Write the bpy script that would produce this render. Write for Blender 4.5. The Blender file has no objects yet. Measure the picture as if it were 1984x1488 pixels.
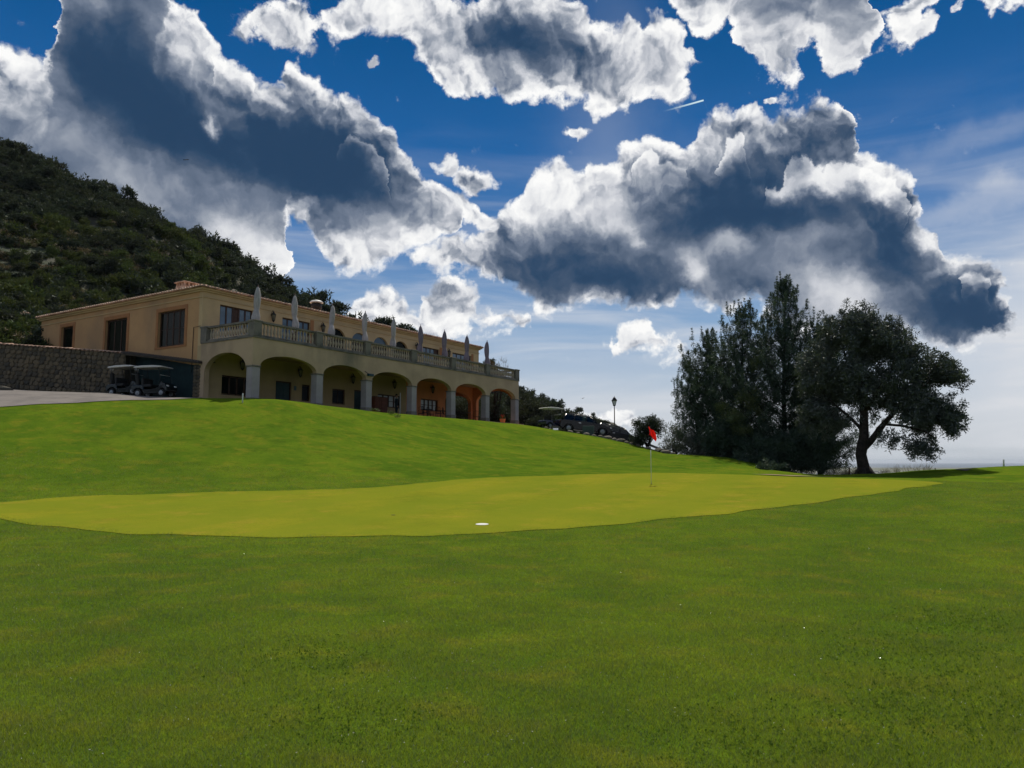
import bpy, bmesh, math, random
import numpy as np
from mathutils import Vector, Matrix

scene = bpy.context.scene
COL = scene.collection
R = math.radians

# ------------------------------------------------------------------ camera
CAM_H = 1.6
PITCH = 5.82
FPX = 1490.0
cam_data = bpy.data.cameras.new("camera")
cam_data.sensor_fit = 'HORIZONTAL'
cam_data.sensor_width = 36.0
cam_data.lens = 36.0 * FPX / 1984.0
cam_data.clip_start = 0.1
cam_data.clip_end = 60000.0
cam = bpy.data.objects.new("camera", cam_data)
COL.objects.link(cam)
cam.location = (0, 0, CAM_H)
cam.rotation_euler = (R(90 + PITCH), 0, 0)
scene.camera = cam

# ------------------------------------------------------------------ exposure
scene.view_settings.view_transform = 'Standard'
scene.view_settings.look = 'None'
scene.view_settings.gamma = 1.0
scene.view_settings.use_curve_mapping = False
scene.view_settings.exposure = 0.0
scene.render.engine = 'CYCLES'
scene.cycles.use_denoising = True
scene.cycles.max_bounces = 6
scene.cycles.diffuse_bounces = 3
scene.cycles.glossy_bounces = 2
scene.cycles.transmission_bounces = 4
scene.cycles.transparent_max_bounces = 6
scene.cycles.volume_bounces = 0
scene.cycles.caustics_reflective = False
scene.cycles.caustics_refractive = False
scene.cycles.sample_clamp_indirect = 4.0

# ------------------------------------------------------------------ sun
SUN_AZ, SUN_EL = 12.0, 59.0
sun_data = bpy.data.lights.new("sun", 'SUN')
sun_data.energy = 4.2
sun_data.angle = R(0.55)
sun_data.color = (1.0, 0.93, 0.80)
sun = bpy.data.objects.new("sun", sun_data)
COL.objects.link(sun)
sun_dir = Vector((math.sin(R(SUN_AZ)) * math.cos(R(SUN_EL)), math.cos(R(SUN_AZ)) * math.cos(R(SUN_EL)), math.sin(R(SUN_EL))))
sun.rotation_euler = sun_dir.to_track_quat('Z', 'Y').to_euler()
sun.location = (0, 0, 50)

# ------------------------------------------------------------------ node expressions
class S:
    """A socket that can be used in sums and products."""
    def __init__(s, tree, sock): s.t, s.s = tree, sock
    def _m(s, op, *a, clamp=False):
        n = s.t.nodes.new('ShaderNodeMath'); n.operation = op; n.use_clamp = clamp
        for i, v in enumerate((s,) + a):
            if isinstance(v, S): s.t.links.new(v.s, n.inputs[i])
            else: n.inputs[i].default_value = float(v)
        return S(s.t, n.outputs[0])
    def __add__(s, o): return s._m('ADD', o)
    __radd__ = __add__
    def __sub__(s, o): return s._m('SUBTRACT', o)
    def __rsub__(s, o): return (s * -1.0) + o
    def __mul__(s, o): return s._m('MULTIPLY', o)
    __rmul__ = __mul__
    def __truediv__(s, o): return s._m('DIVIDE', o)
    def min(s, o): return s._m('MINIMUM', o)
    def max(s, o): return s._m('MAXIMUM', o)
    def smin(s, o, k): return s._m('SMOOTH_MIN', o, k)
    def smax(s, o, k): return s._m('SMOOTH_MAX', o, k)
    def clamp(s): return s._m('ADD', 0.0, clamp=True)
    def exp(s): return s._m('EXPONENT')
    def abs(s): return s._m('ABSOLUTE')
    def pow(s, o): return s._m('POWER', o)
    def step(s, a, b):
        n = s.t.nodes.new('ShaderNodeMapRange'); n.interpolation_type = 'SMOOTHSTEP'
        s.t.links.new(s.s, n.inputs[0])
        flip = a > b
        if flip: a, b = b, a
        for i, v in ((1, a), (2, b)):
            if isinstance(v, S): s.t.links.new(v.s, n.inputs[i])
            else: n.inputs[i].default_value = v
        n.inputs[3].default_value, n.inputs[4].default_value = (1, 0) if flip else (0, 1)
        return S(s.t, n.outputs[0])

def vmath(t, op, a, b=None, scale=None):
    n = t.nodes.new('ShaderNodeVectorMath'); n.operation = op
    for i, v in ((0, a), (1, b)):
        if v is None: continue
        if hasattr(v, 'is_linked'): t.links.new(v, n.inputs[i])
        else: n.inputs[i].default_value = v
    if scale is not None: n.inputs['Scale'].default_value = scale
    return n.outputs['Value' if op in ('LENGTH', 'DOT_PRODUCT', 'DISTANCE') else 'Vector']

def noise(t, vec, scale, detail=4, rough=0.5, dist=0.0, lac=2.0, color=False):
    n = t.nodes.new('ShaderNodeTexNoise')
    n.inputs['Scale'].default_value = scale; n.inputs['Detail'].default_value = detail
    n.inputs['Roughness'].default_value = rough; n.inputs['Distortion'].default_value = dist
    n.inputs['Lacunarity'].default_value = lac
    if vec is not None: t.links.new(vec, n.inputs['Vector'])
    return n.outputs['Color'] if color else S(t, n.outputs['Fac'])

def mixc(t, fac, a, b, mode='MIX'):
    n = t.nodes.new('ShaderNodeMix'); n.data_type = 'RGBA'; n.blend_type = mode; n.clamp_factor = True
    if isinstance(fac, S): t.links.new(fac.s, n.inputs[0])
    else: n.inputs[0].default_value = fac
    for i, v in ((6, a), (7, b)):
        if hasattr(v, 'is_linked'): t.links.new(v, n.inputs[i])
        else: n.inputs[i].default_value = (*v, 1)
    return n.outputs[2]

def ramp(t, fac, stops, interp='LINEAR'):
    n = t.nodes.new('ShaderNodeValToRGB'); n.color_ramp.interpolation = interp
    e = n.color_ramp.elements
    while len(e) > 1: e.remove(e[-1])
    e[0].position = stops[0][0]; e[0].color = (*stops[0][1], 1)
    for p, c in stops[1:]:
        k = e.new(p); k.color = (*c, 1)
    t.links.new(fac.s, n.inputs[0])
    return n.outputs[0]

# ------------------------------------------------------------------ sky and clouds (directions on the sky dome, in degrees)
def pix_dir(px, py):
    th = R(PITCH); r = (px - 992) / FPX; u = (744 - py) / FPX
    y = math.cos(th) - u * math.sin(th); z = math.sin(th) + u * math.cos(th)
    v = Vector((r, y, z)).normalized()
    return math.degrees(math.atan2(v.x, v.y)), math.degrees(math.asin(v.z))

AZ0, AZ1, EL0, EL1 = -40.0, 40.0, -4.0, 44.0
def sky_curve(t, az, pts):
    """height in degrees as a function of azimuth, from traced outline points"""
    n = t.nodes.new('ShaderNodeFloatCurve')
    c = n.mapping.curves[0]
    pp = []
    last = -99.0
    for x, y in pts:
        a, e = pix_dir(x, max(y, 0))[0], pix_dir(x, y)[1]
        a = max(a, last + 0.03); last = a
        pp.append(((a - AZ0) / (AZ1 - AZ0), min(1, max(0, (e - EL0) / (EL1 - EL0)))))
    pp = [(0.0, pp[0][1])] + [p for p in pp if 0.001 < p[0] < 0.999] + [(1.0, pp[-1][1])]
    for i, p in enumerate(pp):
        if i < 2: c.points[i].location = p
        else: c.points.new(*p)
    for p in c.points: p.handle_type = 'VECTOR'
    n.mapping.update()
    f = (az - AZ0) / (AZ1 - AZ0)
    t.links.new(f.s, n.inputs['Value'])
    return S(t, n.outputs[0]) * (EL1 - EL0) + EL0

world = bpy.data.worlds.new("World")
scene.world = world
world.use_nodes = True
wt = world.node_tree
wt.nodes.clear()
W_STR = 0.10
out = wt.nodes.new('ShaderNodeOutputWorld')
bg = wt.nodes.new('ShaderNodeBackground')
bg.inputs['Strength'].default_value = W_STR
wt.links.new(bg.outputs[0], out.inputs['Surface'])
sky = wt.nodes.new('ShaderNodeTexSky')
sky.sky_type = 'NISHITA'
sky.sun_disc = False
sky.sun_elevation = R(SUN_EL)
sky.sun_rotation = R(SUN_AZ)
sky.altitude = 300
sky.air_density = 1.0
sky.dust_density = 0.6
sky.ozone_density = 3.0
world.cycles.sampling_method = 'MANUAL'
world.cycles.sample_map_resolution = 512

tc = wt.nodes.new('ShaderNodeTexCoord')
D3 = tc.outputs['Generated']
sep = wt.nodes.new('ShaderNodeSeparateXYZ'); wt.links.new(D3, sep.inputs[0])
dx, dy, dz = (S(wt, sep.outputs[i]) for i in range(3))
az = dx._m('ARCTAN2', dy) * 57.29578
el = dz._m('ARCSINE') * 57.29578

wn = noise(wt, D3, 9.0, 7, 0.60, color=True)
wsep = wt.nodes.new('ShaderNodeSeparateXYZ'); wt.links.new(wn, wsep.inputs[0])
wx, wy = S(wt, wsep.outputs[0]) - 0.5, S(wt, wsep.outputs[1]) - 0.5
azw = az + wx * 6.2
elw = el + wy * 5.0

cb0 = wt.nodes.new('ShaderNodeCombineXYZ')
wt.links.new((az + wx * 6.0).s, cb0.inputs[0]); wt.links.new((el + wy * 5.0).s, cb0.inputs[1])
def billow(off):
    p = cb0.outputs[0] if off is None else vmath(wt, 'ADD', cb0.outputs[0], off)
    n = wt.nodes.new('ShaderNodeTexVoronoi'); n.feature = 'F1'; n.voronoi_dimensions = '2D'
    n.normalize = True
    n.inputs['Scale'].default_value = 0.36; n.inputs['Detail'].default_value = 3.0
    n.inputs['Roughness'].default_value = 0.5
    wt.links.new(p, n.inputs['Vector'])
    return 1.0 - S(wt, n.outputs['Distance']) * 1.6
b0 = billow(None)
b1 = billow((0.25, 0.6, 0.0))
emb = (b0 - b1)

def layer(top, bot, bsoft=1.0, rsc=1.0):
    a, b = sky_curve(wt, azw, top) - elw, elw - sky_curve(wt, azw, bot)
    return a.min(b * bsoft), a.min(b * rsc)

T = -260   # above the frame
# the great cloud at the left, and those at the upper right
LA = layer([(-60, 95), (0, 98), (35, 95), (62, 125), (72, 132), (78, 100), (84, 40), (92, -40), (112, T), (310, T), (325, 0), (400, 28), (440, 100), (500, 130), (532, 152),
            (556, 118), (600, 132), (650, 180), (700, 178), (735, 220), (765, 250), (790, 292), (812, 345), (850, 362), (905, 378),
            (940, 408), (972, 424), (990, 445), (1000, 600), (1290, 600), (1296, 60), (1300, T), (1688, T), (1700, 40), (1710, 300), (1820, 300), (1838, T), (1984, T), (2100, T)],
           [(-60, 700), (505, 590), (545, 520), (532, 440), (598, 436), (612, 480), (640, 512), (700, 536), (745, 520), (800, 495), (872, 472), (880, 425),
            (940, 448), (972, 432), (1000, 430), (1288, 0), (1300, -30), (1340, 40), (1370, 70), (1420, 62), (1442, 30), (1452, 95), (1475, 142), (1500, 156), (1560, 146),
            (1590, 92), (1612, 110), (1628, 148), (1668, 146), (1680, 100), (1704, 30), (1720, -80), (1838, -60), (1856, 5), (1885, 22), (1925, 62), (1942, 18), (2000, 20), (2100, 0)], 1.0, 1.3)
LB = layer([(480, 60), (505, 20), (560, 8), (600, 45), (628, 30), (655, 2), (740, -20), (820, -8), (870, 10), (915, 28), (940, 12), (965, -40), (1080, -30), (1112, 12),
            (1140, 44), (1180, 50), (1200, 36), (1236, 68), (1252, 36), (1300, 27), (1338, 50), (1352, 92), (1372, 125), (1385, 300)],
           [(480, 60), (510, 42), (560, 60), (618, 38), (640, 62), (700, 72), (765, 82), (820, 130), (860, 178), (925, 172), (960, 182), (1000, 206), (1012, 182),
            (1075, 166), (1120, 182), (1155, 202), (1188, 192), (1240, 176), (1310, 188), (1330, 142), (1372, 118), (1385, 60)], 0.9, 1.2)
LC = layer([(800, 700), (860, 560), (890, 500), (905, 478), (945, 440), (972, 402), (1000, 394), (1040, 340), (1080, 320), (1105, 330), (1125, 338), (1138, 318), (1170, 330),
            (1192, 298), (1232, 264), (1280, 257), (1310, 284), (1326, 286), (1345, 240), (1400, 220), (1438, 216), (1462, 208), (1482, 222), (1500, 236),
            (1560, 226), (1640, 222), (1656, 250), (1650, 322), (1700, 325), (1760, 346), (1786, 382), (1802, 422), (1832, 442), (1838, 482), (1870, 474),
            (1910, 488), (1942, 516), (1948, 562), (1976, 582), (2000, 620), (2010, 800)],
           [(800, 600), (890, 508), (915, 536), (960, 550), (1000, 562), (1060, 598), (1108, 602), (1150, 577), (1200, 586), (1300, 580), (1400, 590), (1480, 580),
            (1540, 640), (1640, 650), (1700, 640), (1760, 642), (1850, 656), (1940, 652), (1975, 622), (2010, 600)], 0.6, 4.0)
LE = layer([(640, 700), (682, 578), (700, 566), (735, 572), (775, 576), (806, 592), (822, 616), (832, 600), (842, 562), (868, 546), (895, 548), (915, 574), (960, 604), (1030, 622),
            (1060, 700), (1195, 700), (1206, 640), (1222, 618), (1236, 608), (1262, 612), (1272, 642), (1296, 652), (1325, 680), (1340, 760), (1395, 800)],
           [(640, 640), (700, 640), (760, 650), (820, 632), (840, 640), (950, 640), (1040, 634), (1060, 640), (1195, 660), (1210, 672), (1320, 674), (1340, 680), (1395, 700)], 0.45, 0.7)
DD = LA[0].max(LB[0]).max(LC[0]).max(LE[0])
RD = LA[1].max(LB[1]).max(LC[1]).max(LE[1])

def gauss(x, y, rx, ry, rot=0.0, src=None):
    a, e = pix_dir(x, y)
    k = 1 / 26.0
    m = wt.nodes.new('ShaderNodeMapping'); m.vector_type = 'TEXTURE'
    m.inputs['Location'].default_value = (a, e, 0)
    m.inputs['Rotation'].default_value = (0, 0, R(-rot))
    m.inputs['Scale'].default_value = (rx * k, ry * k, 1e6)
    wt.links.new(src or PW, m.inputs['Vector'])
    d = S(wt, vmath(wt, 'DOT_PRODUCT', m.outputs[0], m.outputs[0]))
    return (d * -0.9).exp()
cmb = wt.nodes.new('ShaderNodeCombineXYZ')
PWX, PWY = az + wx * 7.0, el + wy * 6.0
wt.links.new(PWX.s, cmb.inputs[0]); wt.links.new(PWY.s, cmb.inputs[1])
PW = cmb.outputs[0]

# small loose puffs
for x, y, rx, ry in ((1112, 246, 26, 15), (1785, 50, 32, 16), (1738, 36, 18, 14), (1845, 30, 22, 12), (1505, 204, 16, 6), (733, 114, 16, 7), (1765, 4, 40, 10),
                     (1165, 826, 55, 26), (1208, 818, 26, 22), (830, 630, 60, 20), (905, 344, 46, 26), (865, 320, 22, 26), (870, 508, 62, 30), (1310, 168, 20, 20)):
    pf = gauss(x, y, rx, ry) * 1.6 - 0.75
    DD = DD.max(pf); RD = RD.max(pf)
# beyond the picture the broken cloud simply goes on
outm = (az.abs().step(36.5, 41.0)).max(el.step(35.0, 39.0))
ng = noise(wt, D3, 3.2, 7, 0.55)
og = (ng - 0.50) * 26.0
DD = DD + outm * (og - DD); RD = RD + outm * (og - RD)
rag = (noise(wt, D3, 15.0, 7, 0.66) - 0.47) * 6.0
ragm = gauss(1590, 90, 150, 110) + gauss(1400, 20, 60, 60) * 0.6 + gauss(570, 40, 90, 50) + gauss(1130, 190, 180, 30) * 0.7 + gauss(880, 160, 90, 40) * 0.7 + gauss(1900, 20, 120, 60) + gauss(880, 640, 260, 50) * 0.5 + gauss(1250, 660, 90, 30) * 0.5
DD = DD + rag * ragm.clamp() * ((DD.abs() * -0.35).exp())
Dw = DD + (b0 - 0.42) * 1.5 - 0.05

tat = noise(wt, D3, 34.0, 5, 0.68) - 0.5
alpha = (Dw + tat * ((Dw.abs() * -1.5).exp()) * 1.2).step(-0.20, 0.46)
rim = ((RD + (b0 - 0.42) * 1.5).max(0.0) * -0.60).exp()
shade = rim * 0.70 + 0.40 + emb * ((RD.max(0.0) * -0.40).exp() * 1.9 + 0.22) + (noise(wt, D3, 5.0, 6, 0.5) - 0.5) * 0.95
def chained(acc):
    # the third component is scaled away; it only fixes the order in which the nodes are evaluated
    c = wt.nodes.new('ShaderNodeCombineXYZ')
    wt.links.new(PWX.s, c.inputs[0]); wt.links.new(PWY.s, c.inputs[1]); wt.links.new(acc.s, c.inputs[2])
    return c.outputs[0]
nb = 0
# nearer billows in front of the body of a cloud, each with its own bright edge
DF = sky_curve(wt, azw, [(-60, 700), (395, 700), (402, 112), (425, 104), (466, 101), (490, 116), (505, 150), (515, 700), (640, 700), (655, 300), (690, 268), (735, 300), (752, 350), (765, 700),
                         (1205, 700), (1222, 330), (1245, 300), (1262, 296), (1280, 320), (1300, 322), (1330, 330), (1340, 700), (1378, 700), (1385, 300), (1400, 262), (1440, 256), (1452, 300), (1466, 700), (1470, 344), (1490, 352), (1506, 364), (1514, 330),
                         (1530, 318), (1560, 315), (1580, 328), (1598, 350), (1612, 330), (1640, 330), (1700, 366), (1735, 356), (1760, 372), (1775, 420), (1785, 700), (1850, 700), (1868, 520), (1900, 510), (1925, 535), (1935, 700), (2100, 700)]) - elw + (b0 - 0.42) * 0.9
RB = (elw - sky_curve(wt, azw, [(-60, 180), (395, 172), (520, 172), (640, 330), (770, 390), (900, 380), (1200, 350), (1340, 350), (1380, 340), (1460, 340), (1474, 400), (1600, 400), (1700, 430), (1790, 450), (1850, 560), (1935, 590), (2100, 590)])).step(-0.6, 1.2)
shade = shade + RB * (((DF.max(0.0) * -0.8).exp()) * (DF.step(-0.12, 0.22)) * 0.40 - (DF.step(-1.6, -0.1)) * (DF.step(0.22, -0.12)) * 0.12)
for x, y, rx, ry, rot, amp in (
        (235, 150, 110, 105, 0, -.50), (430, 262, 230, 62, 14, -.50), (600, 270, 170, 70, 18, -.48), (165, 120, 60, 70, 0, -.15), (690, 350, 90, 50, 20, -.25),
        (610, 420, 120, 60, 10, -.12), (470, 400, 90, 40, 0, -.06), (100, 240, 140, 50, 0, -.16), (300, 330, 150, 40, 5, .06),
        (432, 436, 42, 40, 0, .42), (420, 224, 15, 17, 0, .75), (505, 490, 46, 60, 0, .5), (770, 440, 110, 56, 0, .22), (770, 310, 60, 90, 0, .16),
        (385, 90, 70, 60, 30, .30), (165, 22, 46, 40, 0, .22), (40, 140, 70, 34, 0, .36), (250, 372, 90, 24, 25, .16), (590, 170, 70, 34, 20, .2), (690, 500, 60, 40, 10, .3),
        (1055, 92, 105, 46, 14, -.62), (955, 105, 50, 50, 0, -.25), (750, 46, 120, 50, 0, .32), (1290, 100, 58, 60, 0, .20), (900, 150, 90, 30, 20, .25), (1240, 120, 26, 36, 0, -.08),
        (1530, 80, 100, 80, 0, .24), (1400, 30, 60, 50, 0, .26), (1500, 10, 60, 30, 0, -.18), (1650, 60, 50, 60, 0, .2), (1920, 10, 80, 40, 0, .2),
        (1040, 505, 120, 62, 8, -.34), (1190, 545, 150, 44, 0, -.28), (1420, 365, 110, 58, 0, -.50), (1570, 300, 66, 34, 0, -.40), (1520, 412, 160, 30, 0, -.42),
        (1340, 300, 50, 40, 0, -.05), (1745, 430, 56, 54, 20, -.48), (1690, 505, 80, 34, 20, -.30), (1925, 605, 66, 46, 20, -.48), (1850, 575, 60, 50, 0, -.30), (1450, 540, 80, 36, 0, -.14),
        (1300, 560, 90, 24, 0, -.15), (1800, 610, 90, 30, 10, -.16),
        (1040, 400, 80, 46, 0, .38), (1130, 372, 80, 44, 0, .40), (1215, 430, 60, 26, 0, .30), (1240, 290, 50, 30, 0, .15), (1245, 464, 22, 12, 0, .35), (1425, 468, 34, 22, 0, .40), (1352, 524, 30, 40, -30, .60),
        (1580, 362, 70, 24, 8, .58), (1690, 350, 60, 24, 14, .42), (1500, 356, 30, 16, 0, .35), (1622, 566, 60, 54, 0, .52), (1545, 520, 60, 40, 0, .12), (1790, 470, 26, 60, 0, .22), (1560, 460, 60, 16, 0, .12),
        (1420, 590, 60, 20, 0, .22), (925, 470, 40, 40, 0, .3), (870, 600, 200, 60, 0, .10), (740, 600, 90, 50, 0, .12), (1255, 645, 70, 40, 0, .25), (1180, 826, 60, 30, 0, .35), (200, 320, 230, 50, 16, .22), (450, 350, 130, 44, 12, .14), (60, 240, 110, 40, 10, .12)):
    if nb % 3 == 0: PWs = chained(shade)
    nb += 1
    shade = (gauss(x, y, rx, ry, rot, PWs))._m('MULTIPLY_ADD', amp * (0.72 if amp < 0 else 1.0), shade)
shade = shade.smax(0.09, 0.24)
ccol = ramp(wt, shade * 0.70, [(0.0, (0.006, 0.036, 0.095)), (0.10, (0.026, 0.064, 0.132)), (0.20, (0.066, 0.102, 0.168)), (0.33, (0.155, 0.195, 0.270)), (0.46, (0.34, 0.375, 0.44)),
                        (0.58, (0.58, 0.60, 0.65)), (0.72, (0.80, 0.81, 0.83)), (0.95, (0.98, 0.98, 0.97))])

# clear sky, high veil and haze near the horizon
nis = vmath(wt, 'MULTIPLY', sky.outputs[0], (0.06, 0.22, 0.40))
streak = noise(wt, vmath(wt, 'MULTIPLY', D3, (1.0, 1.0, 7.5)), 4.0, 7, 0.55, dist=0.6)
dome = ramp(wt, (el / 60.0), [(0.0, (0.52, 0.56, 0.60)), (0.05, (0.62, 0.66, 0.71)), (0.10, (0.50, 0.59, 0.70)), (0.167, (0.27, 0.42, 0.63)), (0.27, (0.070, 0.21, 0.48)),
                               (0.383, (0.014, 0.125, 0.37)), (0.50, (0.002, 0.085, 0.275)), (1.0, (0.002, 0.045, 0.17))])
clear = mixc(wt, 0.9, vmath(wt, 'SCALE', nis, scale=W_STR), dome)
veil = (streak.step(0.38, 0.78)) * (el.step(27.0, 3.0)) * 0.74
veil = veil + gauss(2040, 640, 170, 160, 0) * 0.75 + gauss(1900, 260, 230, 26, -14) * 0.16 + gauss(1930, 380, 160, 22, -8) * 0.30 + gauss(1180, 300, 90, 260, 0) * 0.16
clear = mixc(wt, veil.clamp(), clear, (0.70, 0.72, 0.76))
# vapour trail
ta, te = pix_dir(1280, 217); ua, ue = pix_dir(1364, 194)
ma, me, ln = (ta + ua) / 2, (te + ue) / 2, math.hypot(ua - ta, ue - te)
plain = wt.nodes.new('ShaderNodeCombineXYZ'); wt.links.new(az.s, plain.inputs[0]); wt.links.new(el.s, plain.inputs[1])
mm = wt.nodes.new('ShaderNodeMapping'); mm.vector_type = 'TEXTURE'
mm.inputs['Location'].default_value = (ma, me, 0); mm.inputs['Rotation'].default_value = (0, 0, math.atan2(ue - te, ua - ta))
wt.links.new(plain.outputs[0], mm.inputs['Vector'])
ms = wt.nodes.new('ShaderNodeSeparateXYZ'); wt.links.new(mm.outputs[0], ms.inputs[0])
tx, ty = S(wt, ms.outputs[0]), S(wt, ms.outputs[1])
trail = (ty.abs().step(0.075, 0.025)) * (tx.step(-ln * 0.5, ln * 0.4)) * (tx.step(ln * 0.5, ln * 0.48))
clear = mixc(wt, trail, clear, (0.62, 0.80, 0.84))
final = mixc(wt, alpha, clear, ccol)
wt.links.new(vmath(wt, 'SCALE', final, scale=1.0 / W_STR), bg.inputs['Color'])

# ------------------------------------------------------------------ helpers: points, meshes, materials
def pt(px, py, Y):
    """the place at depth Y that is seen in direction (px, py)"""
    th = R(PITCH); r = (px - 992) / FPX; u = (744 - py) / FPX
    y = math.cos(th) - u * math.sin(th); z = math.sin(th) + u * math.cos(th)
    return (r / y * Y, Y, z / y * Y + CAM_H)

def tag(o, label=None, cat=None, group=None, kind=None):
    if label: o['label'] = label
    if cat: o['category'] = cat
    if group: o['group'] = group
    if kind: o['kind'] = kind
    return o

def empty(name, loc=(0, 0, 0), rz=0.0):
    o = bpy.data.objects.new(name, None); COL.objects.link(o)
    o.location = loc; o.rotation_euler = (0, 0, rz); o.empty_display_size = 0.3
    return o

def link(name, me, parent=None, loc=None, rz=None):
    o = bpy.data.objects.new(name, me); COL.objects.link(o)
    if parent: o.parent = parent
    if loc: o.location = loc
    if rz is not None: o.rotation_euler = (0, 0, rz)
    return o

def copy_tree(o, parent=None):
    c = o.copy(); COL.objects.link(c); c.parent = parent
    for ch in o.children: copy_tree(ch, c)
    return c

class MB:
    """collects boxes, tubes and prisms into one mesh"""
    def __init__(s): s.v, s.f, s.sm = [], [], []
    def add(s, vs, fs, smooth=False):
        b = len(s.v); s.v += [tuple(v) for v in vs]
        s.f += [tuple(b + i for i in f) for f in fs]; s.sm += [smooth] * len(fs)
        return s
    def box(s, x0, x1, y0, y1, z0, z1, M=None):
        vs = [(x, y, z) for z in (z0, z1) for y in (y0, y1) for x in (x0, x1)]
        if M is not None: vs = [M @ Vector(v) for v in vs]
        return s.add(vs, [(0, 2, 3, 1), (4, 5, 7, 6), (0, 1, 5, 4), (2, 6, 7, 3), (0, 4, 6, 2), (1, 3, 7, 5)])
    def tube(s, pts, rad, n=8, cap=True, smooth=True):
        pts = [Vector(p) for p in pts]; rings = []
        rad = rad if hasattr(rad, '__len__') else [rad] * len(pts)
        for i, p in enumerate(pts):
            d = (pts[min(i + 1, len(pts) - 1)] - pts[max(i - 1, 0)]).normalized()
            if i == 0: u = d.orthogonal().normalized()
            else: u = (u - d * u.dot(d)).normalized()
            w = d.cross(u)
            rings.append([p + (u * math.cos(2 * math.pi * k / n) + w * math.sin(2 * math.pi * k / n)) * rad[i] for k in range(n)])
        vs = [v for r_ in rings for v in r_]
        fs = [(i * n + k, i * n + (k + 1) % n, (i + 1) * n + (k + 1) % n, (i + 1) * n + k) for i in range(len(pts) - 1) for k in range(n)]
        s.add(vs, fs, smooth)
        if cap: s.add(rings[0], [tuple(range(n))[::-1]]); s.add(rings[-1], [tuple(range(n))])
        return s
    def lathe(s, prof, cx=0, cy=0, n=12, smooth=True, sq=None):
        vs = []
        for r_, z in prof:
            for k in range(n):
                a = 2 * math.pi * (k + .5) / n
                vs.append((cx + r_ * math.cos(a), cy + r_ * math.sin(a), z))
        fs = [(i * n + k, i * n + (k + 1) % n, (i + 1) * n + (k + 1) % n, (i + 1) * n + k) for i in range(len(prof) - 1) for k in range(n)]
        s.add(vs, fs, smooth)
        s.add(vs[:n], [tuple(range(n))[::-1]]); s.add(vs[-n:], [tuple(range(n))])
        return s
    def prism(s, poly, axis, a0, a1, smooth=False):
        """poly in the two other axes, pushed along the axis from a0 to a1"""
        def q(p, a): return (a, p[0], p[1]) if axis == 'x' else ((p[0], a, p[1]) if axis == 'y' else (p[0], p[1], a))
        n = len(poly)
        s.add([q(p, a0) for p in poly], [tuple(range(n))]); s.add([q(p, a1) for p in poly], [tuple(range(n))[::-1]])
        s.add([q(p, a0) for p in poly] + [q(p, a1) for p in poly], [(k, k + n, (k + 1) % n + n, (k + 1) % n) for k in range(n)], smooth)
        return s
    def mesh(s, name, mat, bevel=0.0, fix=True):
        me = bpy.data.meshes.new(name); me.from_pydata(s.v, [], s.f)
        me.polygons.foreach_set('use_smooth', s.sm)
        if fix or bevel:
            bm = bmesh.new(); bm.from_mesh(me)
            bmesh.ops.remove_doubles(bm, verts=bm.verts, dist=1e-5)
            bmesh.ops.recalc_face_normals(bm, faces=bm.faces)
            if bevel:
                es = [e for e in bm.edges if len(e.link_faces) == 2 and e.calc_face_angle(0) > 0.5]
                bmesh.ops.bevel(bm, geom=es, offset=bevel, segments=1, affect='EDGES', clamp_overlap=True)
            bm.to_mesh(me); bm.free()
        me.materials.append(mat); me.update()
        return me
    def build(s, name, mat, parent=None, bevel=0.0, loc=None, rz=None, fix=True):
        return link(name, s.mesh(name, mat, bevel, fix), parent, loc, rz)

def np_mesh(name, verts, faces, mat, smooth=False, attr=None, attrs=None):
    """fast mesh from arrays; faces is an (n, k) array"""
    me = bpy.data.meshes.new(name)
    n, k = faces.shape
    me.vertices.add(len(verts)); me.vertices.foreach_set('co', np.ascontiguousarray(verts, dtype=np.float32).ravel())
    me.loops.add(n * k); me.loops.foreach_set('vertex_index', np.ascontiguousarray(faces, dtype=np.int32).ravel())
    me.polygons.add(n); me.polygons.foreach_set('loop_start', np.arange(0, n * k, k, dtype=np.int32))
    if smooth: me.polygons.foreach_set('use_smooth', np.ones(n, dtype=bool))
    for an, av in (attrs or {}).items():
        a = me.attributes.new(an, 'FLOAT', 'POINT'); a.data.foreach_set('value', av.astype(np.float32))
    me.update(calc_edges=True); me.validate()
    if mat: me.materials.append(mat)
    return me

def mat_new(name):
    m = bpy.data.materials.new(name); m.use_nodes = True
    t = m.node_tree; t.nodes.clear()
    o = t.nodes.new('ShaderNodeOutputMaterial')
    return m, t, o

def bsdf(t, out, col, rough=0.8, metal=0.0, spec=0.4, normal=None, trans=0.0):
    b = t.nodes.new('ShaderNodeBsdfPrincipled')
    if hasattr(col, 'is_linked'): t.links.new(col, b.inputs['Base Color'])
    else: b.inputs['Base Color'].default_value = (*col, 1)
    if isinstance(rough, S): t.links.new(rough.s, b.inputs['Roughness'])
    else: b.inputs['Roughness'].default_value = rough
    b.inputs['Metallic'].default_value = metal
    b.inputs['Specular IOR Level'].default_value = spec
    if normal is not None: t.links.new(normal, b.inputs['Normal'])
    t.links.new(b.outputs[0], out.inputs['Surface'])
    return b

def bump(t, h, strength=0.3, dist=0.02):
    b = t.nodes.new('ShaderNodeBump'); b.inputs['Strength'].default_value = strength; b.inputs['Distance'].default_value = dist
    t.links.new(h.s, b.inputs['Height'])
    return b.outputs[0]

def coords(t, kind='Object'):
    return t.nodes.new('ShaderNodeTexCoord').outputs[kind]

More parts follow.
